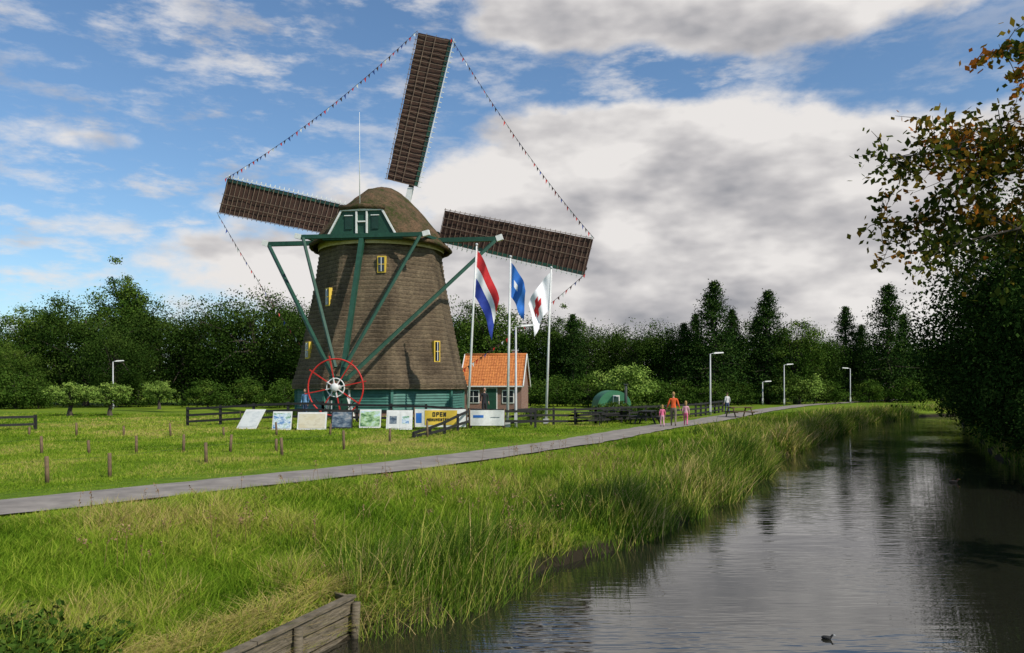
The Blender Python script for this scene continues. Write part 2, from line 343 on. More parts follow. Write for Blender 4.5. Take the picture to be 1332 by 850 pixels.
# ------------------------------------------------------------------ trees
def tubes_np(lines,n=6):
    Vs=[];Fs=[];o_=0
    for pts,rs in lines:
        b=MB();b.tube(pts,rs,barkM,n,cap=False);Vs+=b.v;Fs+=[[j+o_ for j in f] for f in b.f];o_+=len(b.v)
    return np.array(Vs),np.array(Fs)
def leafquads(C,size,rng,flat=0):
    n=len(C);a=rng.normal(size=(n,3));a/=np.linalg.norm(a,axis=1)[:,None];b_=rng.normal(size=(n,3));b_[:,2]*=1-flat
    b_-=a*(a*b_).sum(1)[:,None];b_/=np.linalg.norm(b_,axis=1)[:,None]
    sz=size*rng.uniform(.6,1.3,n)[:,None];a=a*sz*.5;b_=b_*sz*.32
    V=np.stack([C-a,C+b_,C+a,C-b_],1).reshape(-1,3);F=np.arange(4*n).reshape(n,4);return V,F
def tree_mesh(name,seed,H,R,nc,lp,leaf,lm,base=.2,kind='round',trunk=None,droop=0):
    rng=np.random.default_rng(seed);tr=trunk or H*.022+.05
    lines=[];wob=rng.normal(0,.012*H,(6,2));tp=[(wob[i,0]*(i>0),wob[i,1]*(i>0),H*.86*i/5) for i in range(6)]
    lines.append((tp,[tr*(1-.8*i/5)*(1.35 if i==0 else 1) for i in range(6)]))
    Cs=[];As=[]
    if kind=='round':
        cz=H*(base+1)/2;az=H*(1-base)/2
        ph=rng.uniform(0,6.28,6)
        for i in range(nc):
            d=rng.normal(size=3);d/=np.linalg.norm(d);az_=math.atan2(d[1],d[0])
            lob=1+.18*math.sin(2*az_+ph[0])+.12*math.sin(3*az_+ph[1]+3*d[2])+.10*math.sin(5*d[2]+ph[2])
            rr=(.25+.75*rng.random()**.45)*lob
            c=np.array([d[0]*R*rr,d[1]*R*rr,cz+d[2]*az*rr*.93]); cr=R*rng.uniform(.13,.27)
            k=int(lp*rng.uniform(.5,1.4));P=rng.normal(size=(k,3))*np.array([cr,cr,cr*.7])*.62+c
            P[:,2]-=droop*np.abs(rng.normal(size=k))
            P[:,2]=np.maximum(P[:,2],.05)
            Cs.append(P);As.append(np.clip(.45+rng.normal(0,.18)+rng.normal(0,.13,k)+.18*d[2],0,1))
            if i<14:
                z0=H*rng.uniform(base*.7+.05,.62);m=(np.array([0,0,z0])+c)/2+np.array([0,0,.06*H]);m[2]=min(m[2],max(c[2],z0)+.02*H)
                lines.append(([(0,0,z0),tuple(m),tuple(c)],[tr*.42,tr*.25,tr*.06]))
    else:
        for i in range(nc):
            t=rng.random()**.85;z=H*(base+(1-base)*t);az_=rng.uniform(0,6.28);L=R*((1-t)**.75)*rng.uniform(.45,1.25)+.12
            k=int(lp*(.4+.8*(1-t)));u=rng.random(k)**.6
            dr=-.12*L if t<.6 else .2*L
            P=np.stack([math.cos(az_)*L*u,math.sin(az_)*L*u,z+dr*u*u],1)+rng.normal(size=(k,3))*np.array([.1,.1,.07])*R*(.5+.5*(1-t))
            Cs.append(P);As.append(np.clip(.42+rng.normal(0,.17)+rng.normal(0,.12,k),0,1))
            if i%6==0: lines.append(([(0,0,z),(math.cos(az_)*L*.8,math.sin(az_)*L*.8,z+dr*.6)],[tr*.2,tr*.04]))
    C=np.concatenate(Cs);A=np.concatenate(As)
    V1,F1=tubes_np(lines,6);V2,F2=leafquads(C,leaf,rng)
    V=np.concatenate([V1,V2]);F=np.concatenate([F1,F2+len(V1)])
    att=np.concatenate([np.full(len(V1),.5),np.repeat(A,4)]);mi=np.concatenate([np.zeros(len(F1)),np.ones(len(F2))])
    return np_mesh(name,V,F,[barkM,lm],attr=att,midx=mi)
def place(me,name,x,y,sc=1,rz=None,sx=1):
    o=bpy.data.objects.new(name,me);o.location=(x,y,float(height(x,y))-.05);o.rotation_euler=(0,0,random.uniform(0,6.28) if rz is None else rz);o.scale=(sc*sx,sc*sx,sc);return link(o)
tA=tree_mesh('oak_a',11,12,5.0,170,130,.23,leafA,.08)
tB=tree_mesh('oak_b',12,12,4.5,150,130,.23,leafB,.10)
tC=tree_mesh('oak_c',13,12,5.8,190,130,.24,leafA,.05)
tD=tree_mesh('poplar_a',14,14,3.6,150,130,.23,leafB,.08)
cA=tree_mesh('conifer_a',21,14,4.7,380,55,.23,leafC,.05,'con')
cB=tree_mesh('conifer_b',22,14,3.9,330,55,.23,leafC,.04,'con')
sB=tree_mesh('shrub_a',31,3,2.2,60,100,.17,leafB,.0,trunk=.06)
sW=tree_mesh('willow_shrub',32,3,1.9,70,100,.15,leafW,.12,trunk=.10)
pW=tree_mesh('pollard',33,3,1.15,90,90,.12,leafW,.34,trunk=.16)
k=1/1036
def wx(px,d): return (px-666)*k*d
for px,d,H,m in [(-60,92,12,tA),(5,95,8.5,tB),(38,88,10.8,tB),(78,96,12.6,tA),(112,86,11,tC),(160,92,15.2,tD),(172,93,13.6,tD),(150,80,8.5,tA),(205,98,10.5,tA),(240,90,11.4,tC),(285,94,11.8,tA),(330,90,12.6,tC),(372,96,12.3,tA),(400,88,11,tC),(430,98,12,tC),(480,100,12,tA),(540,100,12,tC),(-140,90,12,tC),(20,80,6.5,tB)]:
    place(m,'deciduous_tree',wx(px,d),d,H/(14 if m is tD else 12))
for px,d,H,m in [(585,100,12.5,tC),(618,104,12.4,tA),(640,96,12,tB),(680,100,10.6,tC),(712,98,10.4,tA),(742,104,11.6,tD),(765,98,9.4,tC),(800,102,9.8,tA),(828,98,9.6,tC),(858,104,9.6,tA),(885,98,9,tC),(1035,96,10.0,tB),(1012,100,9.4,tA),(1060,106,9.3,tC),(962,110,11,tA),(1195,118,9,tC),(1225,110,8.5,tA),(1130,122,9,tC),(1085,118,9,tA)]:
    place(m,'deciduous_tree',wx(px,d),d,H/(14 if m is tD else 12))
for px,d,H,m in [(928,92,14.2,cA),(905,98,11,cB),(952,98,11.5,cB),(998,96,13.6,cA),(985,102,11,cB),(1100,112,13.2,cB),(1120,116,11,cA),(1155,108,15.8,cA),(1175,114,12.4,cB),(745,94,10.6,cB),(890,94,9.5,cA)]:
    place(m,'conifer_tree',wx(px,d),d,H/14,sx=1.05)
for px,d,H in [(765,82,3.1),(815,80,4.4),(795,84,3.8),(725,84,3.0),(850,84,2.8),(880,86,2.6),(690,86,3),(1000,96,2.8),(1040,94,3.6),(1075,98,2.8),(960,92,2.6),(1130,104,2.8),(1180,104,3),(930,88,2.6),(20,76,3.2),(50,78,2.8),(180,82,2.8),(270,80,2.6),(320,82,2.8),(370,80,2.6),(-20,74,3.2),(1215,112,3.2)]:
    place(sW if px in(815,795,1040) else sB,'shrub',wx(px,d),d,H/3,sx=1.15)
for px,d,H in [(91,58,2.55),(143,58,2.5),(207,74,2.7)]:
    place(pW,'pollard_willow',wx(px,d),d,H/3,sx=1.4 if px<200 else 1.1)
rng=np.random.default_rng(5);Cs=[];As=[]
for i in range(330):
    x=rng.uniform(-230,260);y=150+rng.uniform(-14,30)+.04*abs(x);hh=rng.uniform(6.5,11.5);w=rng.uniform(4,7);kk=300
    d=rng.normal(size=(kk,3));d/=np.linalg.norm(d,axis=1)[:,None];d*=(rng.random((kk,1))**.35)
    P=np.stack([x+d[:,0]*w,y+d[:,1]*w,hh*.5+d[:,2]*hh*.5],1);Cs.append(P);As.append(np.clip(.4+rng.normal(0,.2)+rng.normal(0,.15,kk),0,1))
C=np.concatenate(Cs);V,F=leafquads(C,.9,rng);me=np_mesh('distant_tree_line',V,F,[leafA],attr=np.repeat(np.concatenate(As),4));link(bpy.data.objects.new('distant_tree_line',me))
# right bank trees
bA=tree_mesh('bank_tree_a',41,12,5.6,260,130,.19,leafBank,.02,droop=.25)
bB=tree_mesh('bank_tree_b',42,9,4.6,200,120,.17,leafBank,.0,droop=.3)
bS=tree_mesh('bank_bush',43,3.4,2.3,90,110,.13,leafBank,.0,droop=.15,trunk=.07)
for x,y,sc,m in [(25.6,38,1.0,bA),(24.6,32,.9,bA),(29.5,45,.98,bA),(35,55,.95,bA),(41,64,.85,bA),(47,72,.8,bA),(30,36,1.05,bA),(22.6,28.5,1.0,bB),(21.5,25,.98,bB)]:
    place(m,'bank_tree',x,y,sc)
for x,y,sc in [(20.6,30.6,1),(22.4,34.5,1.1),(24.8,39.3,1.1),(27.4,44.2,1.1),(30.2,49.5,1.1),(33.4,55.5,1.1),(37,62,1.1),(40.5,68,1.1),(44,72.5,1.1),(19.4,26.8,.9),(17.6,23.3,.9)]:
    place(bS,'bank_bush',x,y,sc)
# near autumn tree with overhanging limbs
rng=np.random.default_rng(77);lines=[];Lc=[];La=[]
bx,by=12.0,12.2
lines.append(([(0,0,0),(.1,0,2.5),(-.1,.1,5),(-.3,0,7.5),(-.2,.1,9.6)],[.26,.2,.16,.1,.04]))
mains=[((-.1,.1,3.4),(-2.0,.3,5.3),(-4.3,.2,6.3),(-6.2,.1,6.0)),((-.1,0,3.2),(-1.6,.8,4.4),(-3.6,1.2,5.3),(-5.9,1.0,5.2)),((-.2,.1,5.2),(-2.2,-.3,6.7),(-3.9,-.5,7.3),(-4.7,-.3,7.5)),((-.1,0,3.8),(-1.8,-.6,5.0),(-3.9,-.2,5.0),(-5.5,.2,4.6)),((-.1,0,4.6),(-1.8,.6,6.0),(-3.2,.6,6.7),(-4.9,.9,6.7)),((-.1,0,4.2),(-2.0,0,5.6),(-3.6,.1,5.9),(-5.1,.2,5.7)),
 ((-.2,0,5.6),(1.5,1,7.2),(3,1.3,8)),((-.2,0,4.6),(.6,-2,6.2),(1,-3.3,7)),((-.2,0,6.5),(-1.6,.6,8),(-3.0,.3,8.7)),((0,0,5),(1.8,-1,6),(3.4,-1.6,6.4)),((0,0,4),(-.5,2,5.8),(-.7,3.4,6.5)),((0,0,2.8),(-1.5,.3,3.7),(-3.4,.5,4.2)),((0,0,2.6),(-1.7,-.3,3.3),(-3.0,-.3,3.4)),((0,0,7),(-.8,-.8,8.6),(-1.6,-.9,9.4))]
for mn in mains:
    P=np.array(mn,float);q=resample(P,.35)
    for _ in range(3): q[1:-1]=(q[:-2]+2*q[1:-1]+q[2:])/4
    n=len(q);lines.append(([tuple(a) for a in q],[.06*(1-.85*i/(n-1)) for i in range(n)]))
    for i in range(int(n*.25),n):
        for r_ in range(6):
            d=rng.normal(size=3)*np.array([1,1,.8]);d[2]-=.25;d/=np.linalg.norm(d);L=rng.uniform(.35,.95)
            e=q[i]+d*L+np.array([0,0,-.12*L]);m=q[i]+d*L*.5+np.array([0,0,.03])
            lines.append(([tuple(q[i]),tuple(m),tuple(e)],[.009,.006,.003]))
            kk=rng.integers(14,34);t=rng.uniform(.2,1.08,kk)[:,None]
            g_=.42+.12*(q[i][2]-5.2)+rng.normal(0,.2)
            Lc.append(q[i]+(e-q[i])*t+rng.normal(size=(kk,3))*.085);La.append(np.clip(g_+rng.normal(0,.14,kk),0,1))
V1,F1=tubes_np(lines,5);V2,F2=leafquads(np.concatenate(Lc),.125,rng)
me=np_mesh('autumn_tree',np.concatenate([V1,V2]),np.concatenate([F1,F2+len(V1)]),[barkM,leafAut],attr=np.concatenate([np.full(len(V1),.5),np.repeat(np.concatenate(La),4)]),midx=np.concatenate([np.zeros(len(F1)),np.ones(len(F2))]))
o=bpy.data.objects.new('autumn_tree',me);o.location=(bx,by,-.3);link(o)
# nettle patch foreground
rng=np.random.default_rng(9);Cs=[];As=[];lines=[]
for i in range(300):
    x=rng.normal(-4.35,.5);y=rng.normal(7.0,.38);
    if float(land(x,y))<.5: continue
    z0=float(height(x,y));h=rng.uniform(.15,.42);lx,ly=rng.normal(0,.05,2)
    lines.append(([(x,y,z0),(x+lx,y+ly,z0+h)],[.004,.002]))
    for z in np.arange(.25,1.01,.13):
        for j in range(5): 
            a=rng.uniform(0,6.28);Cs.append((x+lx*z+math.cos(a)*.045,y+ly*z+math.sin(a)*.045,z0+h*z));As.append(np.clip(.2+rng.normal(0,.15)+.3*z,0,1))
V1,F1=tubes_np(lines,4);V2,F2=leafquads(np.array(Cs),.07,rng)
me=np_mesh('nettle_patch',np.concatenate([V1,V2]),np.concatenate([F1,F2+len(V1)]),[leafB],attr=np.concatenate([np.full(len(V1),.5),np.repeat(As,4)]));link(bpy.data.objects.new('nettle_patch',me))
# dry weed stalks with seed heads
rng=np.random.default_rng(19);lines=[];Cs=[];As=[]
for i in range(1300):
    y=rng.uniform(9.5,30);x=rng.uniform(-.55*y,.4*y);s_=float(land(x,y));dp=float(sdist(np.array([x]),np.array([y]),Pp)[0])
    if s_<.4 or dp>-1.6: continue
    if vnoise(x,y,2.0,33)<.55 and rng.random()<.85: continue
    z0=float(height(x,y));h=rng.uniform(.3,.65);lx,ly=rng.normal(0,.08,2);big=rng.random()<.2
    lines.append(([(x,y,z0),(x+lx*.4,y+ly*.4,z0+h*.6),(x+lx,y+ly,z0+h)],[.004,.003,.002]))
    kk=26 if big else 10
    for j in range(kk):
        t=rng.uniform(.68,1.02) ;sp_=.05 if big else .015
        Cs.append((x+lx*t+rng.normal(0,sp_),y+ly*t+rng.normal(0,sp_),z0+h*t));As.append(np.clip(.8+rng.normal(0,.15),0,1))
V1,F1=tubes_np(lines,4);V2,F2=leafquads(np.array(Cs),.035,rng)
seedM=leafmat('seed_heads',[(0,(.06,.045,.02)),(.6,(.20,.12,.06)),(1,(.33,.22,.12))],0)
me=np_mesh('weed_stalks',np.concatenate([V1,V2]),np.concatenate([F1,F2+len(V1)]),[seedM],attr=np.concatenate([np.full(len(V1),.5),np.repeat(As,4)]));link(bpy.data.objects.new('weed_stalks',me))
# ------------------------------------------------------------------ windmill
mill=empty('windmill',(MC[0],MC[1],0),rad(-7))
def octring(R,z,round_=.06,sub=4):
    pts=[]
    cor=[Vector((R*math.cos(rad(22.5+45*i)),R*math.sin(rad(22.5+45*i)))) for i in range(8)]
    for i in range(8):
        a,b=cor[i],cor[(i+1)%8]
        for t in [.0,.08]+[.08+.84*j/sub for j in range(1,sub+1)]:
            p=a.lerp(b,t)
            if t==0: p=p*.985
            pts.append((p.x,p.y,z))
    return pts
def loft(mb,rings,mat,smooth=False,captop=True):
    n=len(rings[0]);vs=[p for r in rings for p in r];fs=[]
    for i in range(len(rings)-1):
        for j in range(n): fs.append((i*n+j,i*n+(j+1)%n,(i+1)*n+(j+1)%n,(i+1)*n+j))
    if captop: fs.append(tuple((len(rings)-1)*n+j for j in range(n)))
    mb.add(vs,fs,mat,smooth)
prof=[(2.0,5.75),(2.25,5.78),(2.9,5.55),(4.0,5.25),(5.3,4.98),(7,4.63),(8.3,4.38),(9.6,4.16),(10.8,4.0)]
def rp(z): return float(np.interp(z,[p[0] for p in prof],[p[1] for p in prof]))
mb=MB();rings=[octring(5.3,2.0),octring(rp(2.0),2.0)];z=2.05;st=.27
while z<10.75:
    rings.append(octring(rp(z)-.02,z));rings.append(octring(rp(z+st)+.045,z+st-.02));z+=st
rr=random.Random(4);rings2=[]
for r_ in rings: rings2.append([(x*(1+rr.uniform(-.003,.003)),y*(1+rr.uniform(-.003,.003)),zz+rr.uniform(-.02,.02)) for x,y,zz in r_])
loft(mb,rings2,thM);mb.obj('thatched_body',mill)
mb=MB()
loft(mb,[octring(5.45,0),octring(5.42,.6)],brickM)
z=.61
while z<2.0:
    loft(mb,[octring(5.46,z),octring(5.40,z+.16)],greenL,captop=True);z+=.165
for i in range(8):
    a=rad(22.5+45*i);mb.box((5.42*math.cos(a),5.42*math.sin(a),1.3),(.16,.16,1.3),greenL,rz=a)
mb.box((-1.0,-5.10,1.25),(1.15,.14,1.9),whiteP);mb.box((-1.0,-5.16,1.25),(.95,.08,1.75),greenP)
mb.obj('plinth',mill)
mb=MB()
loft(mb,[octring(3.96,10.15),octring(3.98,10.8)],greenD)
def circ(R,z,n=40): return [(R*math.cos(2*math.pi*i/n),R*math.sin(2*math.pi*i/n),z) for i in range(n)]
loft(mb,[circ(4.02,10.8),circ(4.08,11.22)],creamP,True)
loft(mb,[circ(3.7,11.2),circ(3.7,11.6)],greenD,True)
mb.obj('curb_ring',mill)
mb=MB()
def window(face,u,z,w,h):
    a=rad(-90+45*face);R_=rp(z)*math.cos(rad(22.5))+.06
    n_=Vector((math.cos(a),math.sin(a),0));t_=Vector((-math.sin(a),math.cos(a),0));c=n_*R_+t_*u+Vector((0,0,z))
    mb.box(c,(w+.15,.22,h+.15),yellowP,rz=a+math.pi/2);mb.box(c+n_*.10,(w,.08,h),glassM,rz=a+math.pi/2)
    mb.box(c+n_*.15,(w,.03,.04),yellowP,rz=a+math.pi/2);mb.box(c+n_*.152,(.04,.03,h),whiteP,rz=a+math.pi/2)
window(0,1.15,9.5,.36,.85);window(-1,1.1,7.6,.36,.95);window(1,1.1,4.3,.28,1.15);window(-1,-.5,4.4,.4,.9)
mb.obj('windows',mill)
# cap: pointed-arch thatched boat shape
mb=MB();secs=[(-4.05,2.2,1.75,11.2),(-3.4,3.1,2.5,11.15),(-2.5,3.85,3.2,11.1),(-1.2,4.3,3.85,11.05),(0,4.42,4.15,11.05),(1.3,4.3,4.4,11.05),(2.5,3.8,4.45,11.05),(3.5,3.1,4.2,11.1),(4.1,2.5,3.7,11.15)]
yy=np.linspace(-4.05,4.1,22);S=np.array(secs);rings=[];NA=18
for y_ in yy:
    w=np.interp(y_,S[:,0],S[:,1]);h=np.interp(y_,S[:,0],S[:,2]);b0=np.interp(y_,S[:,0],S[:,3]);r_=[]
    for j in range(2*NA+1):
        t=(j/NA-1); u=abs(t);sgn=-1 if t<0 else 1
        xx=w*u;zz=h*(1-u**1.5)
        r_.append((sgn*xx+rr.uniform(-.03,.03),y_,b0+zz+rr.uniform(-.045,.045)))
    rings.append(r_)
n=len(rings[0]);vs=[p for r_ in rings for p in r_];fs=[(i*n+j,i*n+j+1,(i+1)*n+j+1,(i+1)*n+j) for i in range(len(rings)-1) for j in range(n-1)]
fs+= [tuple(range(n)),tuple((len(rings)-1)*n+j for j in range(n))]
mb.add(vs,fs,thCap,True)
for sgn,jj in((-1,0),(1,n-1)):
    e1=[Vector(r_[jj])+Vector((0,0,-.02)) for r_ in rings];mb.tube(e1,.13,thCap,7)
mb.obj('thatched_cap',mill)
mb=MB()
P=[(-2.15,11.15),(2.15,11.15),(1.25,12.75),(-1.25,12.75)];y0=-4.2
mb.add([(x,y0,z) for x,z in P]+[(x,y0+.3,z) for x,z in P],[(0,1,2,3),(7,6,5,4),(0,4,5,1),(1,5,6,2),(2,6,7,3),(3,7,4,0)],greenP)
for a,b_ in((0,3),(3,2),(2,1)): mb.beam((P[a][0],y0-.04,P[a][1]),(P[b_][0],y0-.04,P[b_][1]),.12,.10,whiteP)
for x in(-.32,.32): mb.box((x,y0-.06,12.0),(.10,.1,1.3),whiteP)
mb.box((0,y0-.07,12.05),(.5,.1,.08),whiteP)
mb.box((-.82,y0-.03,12.0),(.42,.06,.8),greenD);mb.box((.82,y0-.03,12.0),(.42,.06,.8),greenD)
for x in(-.82,.82): mb.box((x,y0-.07,12.42),(.5,.06,.05),whiteP)
mb.box((0,y0+.2,11.1),(4.9,.5,.2),greenP);mb.tube([(-1.4,y0-.05,12.88),(0,y0-.12,12.98),(1.4,y0-.05,12.88)],.16,thCap,8)
mb.obj('rear_gable',mill)
mb=MB()
mb.beam((-3.75,-4.25,11.2),(3.75,-4.25,11.2),.24,.24,greenP)
mb.beam((-7.6,-.3,11.55),(7.6,-.3,11.55),.26,.28,greenP)
for s_ in(-1,1):
    mb.beam((s_*3.75,-4.25,11.2),(s_*4.15,-4.25,11.3),.26,.30,whiteP);mb.beam((s_*7.6,-.3,11.55),(s_*8.0,-.3,11.68),.28,.36,whiteP)
    mb.beam((s_*3.6,-4.4,11.1),(s_*.25,-8.15,3.2),.15,.15,greenP)
    mb.beam((s_*7.5,-.45,11.4),(s_*.3,-8.1,2.5),.185,.185,greenP)
    mb.beam((s_*3.55,-4.3,11.25),(s_*3.9,-.6,11.5),.18,.18,greenP)
mb.beam((0,-3.6,12.4),(0,-8.45,1.0),.28,.34,greenP,.8)
mb.beam((-.55,-8.25,2.6),(.55,-8.25,2.6),.22,.26,greenP);mb.beam((-.5,-8.35,1.5),(.5,-8.35,1.5),.22,.22,greenP)
mb.beam((0,-8.4,1.5),(0,-8.4,.1),.3,.3,greenD)
mb.beam((-.5,-8.35,1.6),(-.9,-8.1,.05),.14,.14,whiteP);mb.beam((.5,-8.35,1.6),(.9,-8.1,.05),.14,.14,whiteP)
mb.tube([(-.1,-4.3,12.7),(-.12,-4.3,18.6)],[.035,.012],whiteP,6)
mb.obj('tail_beams',mill)
mb=MB();wc=(0,-8.85,2.1);mb.ring(wc,1.55,.045,redP,n=48);mb.ring(wc,.5,.03,whiteP,n=30)
for i in range(8):
    a=math.pi*i/4+.2;mb.beam((wc[0]+.1*math.cos(a),wc[1],wc[2]+.1*math.sin(a)),(wc[0]+1.75*math.cos(a),wc[1],wc[2]+1.75*math.sin(a)),.055,.055,redP)
    mb.beam((wc[0]+.12*math.cos(a),wc[1]-.05,wc[2]+.12*math.sin(a)),(wc[0]+.55*math.cos(a),wc[1]-.05,wc[2]+.55*math.sin(a)),.06,.05,whiteP)
mb.tube([(0,-8.95,2.1),(0,-8.3,2.1)],.16,whiteP,10)
mb.ball((0,-9.0,2.1),(.24,.12,.24),whiteP)
for a in (20,160): mb.tube([(1.3*math.cos(rad(a)),-8.8,2.1-.6),(0,-8.6,.4)],.03,blackW,5)
mb.obj('capstan_wheel',mill)
# rotor
hub=Vector((0,4.75,13.6));al=rad(14);RS=13.6
mb=MB();tips=[]
def SP(kq,r_,t_,dy=0):
    a=al+kq*math.pi/2;rd=Vector((math.sin(a),0,math.cos(a)));ld=Vector((math.cos(a),0,-math.sin(a)))
    f=(r_-2.8)/(RS-2.8);tw=math.tan(rad(16*(1-f)+2))
    return hub+rd*r_-ld*t_+Vector((0,dy-.35*t_*tw,0))
for kq in range(4):
    mb.beam(SP(kq,0,0,.25),SP(kq,RS,0,.2),.34,.34,sailstock,.5,up=(0,1,0))
    mb.beam(SP(kq,1.0,0,.22),SP(kq,2.8,0,.22),.36,.37,whiteP if kq%2==0 else greenP,1,up=(0,1,0))
    rsx=np.linspace(2.95,RS-.05,26);tw_=lambda r_:1.75+.35*(r_-2.9)/(RS-2.9)
    vs=[];fs=[]
    for i,r_ in enumerate(rsx):
        for t_ in(-.48,.35,1.2,tw_(r_)-.05): 
            p=SP(kq,r_,t_,.0+(.05*math.sin(i*1.3+t_*2)));vs.append(p)
    for i in range(len(rsx)-1):
        for j in range(3): fs.append((i*4+j,i*4+j+1,(i+1)*4+j+1,(i+1)*4+j))
    mb.add(vs,fs,clothM,True)
    for i in range(6):
        a0=2.95+i*(RS-3.0)/6;a1=a0+(RS-3.0)/6-.08
        mb.beam(SP(kq,a0,-.40,-.07),SP(kq,a1,-.40,-.07),.03,.24,greenD if i%2 else greenP,1,up=tuple(SP(kq,a0,-1)-SP(kq,a0,1)))
    for r_ in np.arange(2.95,RS,.36):
        mb.beam(SP(kq,r_,-.62,-.10),SP(kq,r_,tw_(r_)+.10,-.10),.032,.032,lathM,1)
        mb.beam(SP(kq,r_,-.80,-.10),SP(kq,r_,-.62,-.10),.05,.05,whiteP,1)
    mb.beam(SP(kq,2.9,-.60,-.13),SP(kq,RS,-.60,-.13),.04,.05,whiteP,1)
    for tt in(.33,.66,1.0):
        mb.beam(SP(kq,2.9,tw_(2.9)*tt,-.14),SP(kq,RS,tw_(RS)*tt,-.14),.032,.032,lathM,1)
    tips.append(SP(kq,RS,-.4,-.2));
    tips.append(SP(kq,RS,2.1,-.2))
mb.tube([hub+Vector((0,-1.0,-.1)),hub+Vector((0,.6,.05))],[.42,.42],sailstock,12)
mb.box(hub+Vector((0,.2,0)),(.9,.8,.9),greenD,rx=0)
mb.obj('sails',mill)
mb=MB();bcol=[redP,whiteP,M('bunting_blue',(.03,.07,.30),(.02,.05,.2),4,.7),clothM]
for kq in range(4):
    a_=Vector(tips[2*kq]);b_=Vector(tips[(2*kq+3)%8]);N=48;pts=[]
    for i in range(N+1):
        t=i/N;p=a_.lerp(b_,t);p.z-=.9*4*t*(1-t)*.7;pts.append(p)
    mb.tube(pts,.014,blackW,4)
    d=(b_-a_).normalized()
    for i in range(N):
        p=pts[i];q=p+d*.20;h=rr.uniform(.22,.34);s_=rr.uniform(-.1,.1)
        mb.add([p,q,(p+q)/2+Vector((s_,rr.uniform(-.08,.08),-h))],[(0,1,2)],bcol[[0,3,2,3,0,1,3][i%7]])
mb.obj('bunting',mill)
# ------------------------------------------------------------------ flags
def flagpole(name,pb,pt,out,drop,hoist,colf,seed):
    e=empty(name,pb);mb=MB();t=Vector(pt)-Vector(pb);mb.tube([(0,0,-.2),t*.5,t],[.075,.062,.04],whiteP,8);mb.ball(t+Vector((0,0,.07)),(.08,.08,.08),steelW)
    mb.tube([(.07,-.05,1.1),t*.98+Vector((.07,-.05,0))],.008,whiteP,4)
    mb.box((0,0,.1),(.3,.3,.25),steelW);mb.obj('pole',e)
    NU,NV=30,20;vs=[]
    top=t*.975
    for i in range(NU+1):
        u=i/NU
        for j in range(NV+1):
            v=j/NV
            x=out*(u**.8)*(1-.28*v)+.07*math.sin(u*8+v*3+seed)*u
            z=-v*hoist*(1-.12*u)-drop*(u**1.15)
            y=.16*math.sin(u*10+v*3.0+seed)*min(1,u*3)+.08*math.sin(v*8+u*4)*u-.25*u
            vs.append(top+Vector((x,y,z))+Vector((-t.x/t.z*(v*hoist),0,0))*(1-u))
    mb=MB()
    mb.v=[tuple(v) for v in vs]
    for i in range(NU):
        for j in range(NV):
            m=colf((i+.5)/NU,(j+.5)/NV);mb.f.append([i*(NV+1)+j,(i+1)*(NV+1)+j,(i+1)*(NV+1)+j+1,i*(NV+1)+j+1]);mb.m.append(mb.mi(m));mb.sm.append(True)
    mb.obj('flag',e)
fr=M('flag_red',(.60,.025,.03),(.46,.02,.02),4,.8);fw=M('flag_white',(.82,.82,.82),(.72,.72,.74),4,.8);fb=M('flag_blue',(.03,.06,.34),(.02,.04,.26),4,.8);fb2=M('flag_lightblue',(.03,.17,.55),(.02,.12,.42),3,.8)
def pp(px,py,d): return (wx(px,d),d,2.2+(502-py)*k*d)
flagpole('netherlands_flag_pole',(wx(608,44),44,.2),pp(620,320,44),1.25,2.75,2.55,lambda u,v:fr if v<.33 else(fw if v<.60 else fb),1)
flagpole('blue_flag_pole',(wx(660,41),41,.1),pp(664,336,41),.85,1.5,1.75,lambda u,v:fw if .42<v<.58 and u<.5 and (abs(u-.3)<.1) else fb2,3)
flagpole('red_cross_flag_pole',(wx(710,45),45,.1),pp(717,350,45),-1.3,1.8,2.1,lambda u,v:fr if((abs(u-.6)<.07 and abs(v-.5)<.26)or(abs(v-.5)<.10 and abs(u-.6)<.20)) else fw,5)
# ------------------------------------------------------------------ street lamps
def lamp(x,y,H,side=1):
    mb=MB();mb.tube([(0,0,-.1),(0,0,1.0),(0,0,H)],[.085,.07,.045],steelW,8);mb.tube([(0,0,H-.02),(side*.15,0,H+.03),(side*.4,0,H+.04)],[.035,.03,.03],steelW,6)
    vs=[(side*a,b_,H+c) for a,b_,c in [(.25,-.11,0),(1.0,-.09,.06),(1.0,.09,.06),(.25,.11,0),(.3,-.08,.12),(.95,-.06,.14),(.95,.06,.14),(.3,.08,.12)]]
    mb.add(vs,[(0,1,2,3),(4,5,6,7),(0,1,5,4),(1,2,6,5),(2,3,7,6),(3,0,4,7)],whiteP);mb.box((side*.62,0,H+.01),(.5,.13,.04),glassM)
    mb.box((0,0,.5),(.16,.16,.5),steelW)
    mb.obj('street_lamp',None,(x,y,float(height(x,y))))
lamp(wx(924,60),60,4.6);lamp(wx(1020,88),88,4.5);lamp(wx(1106,98),98,4.3,-1);lamp(wx(671,42),42,5.3);lamp(wx(992,90),90,2.6);lamp(wx(147,74),74,4.4)
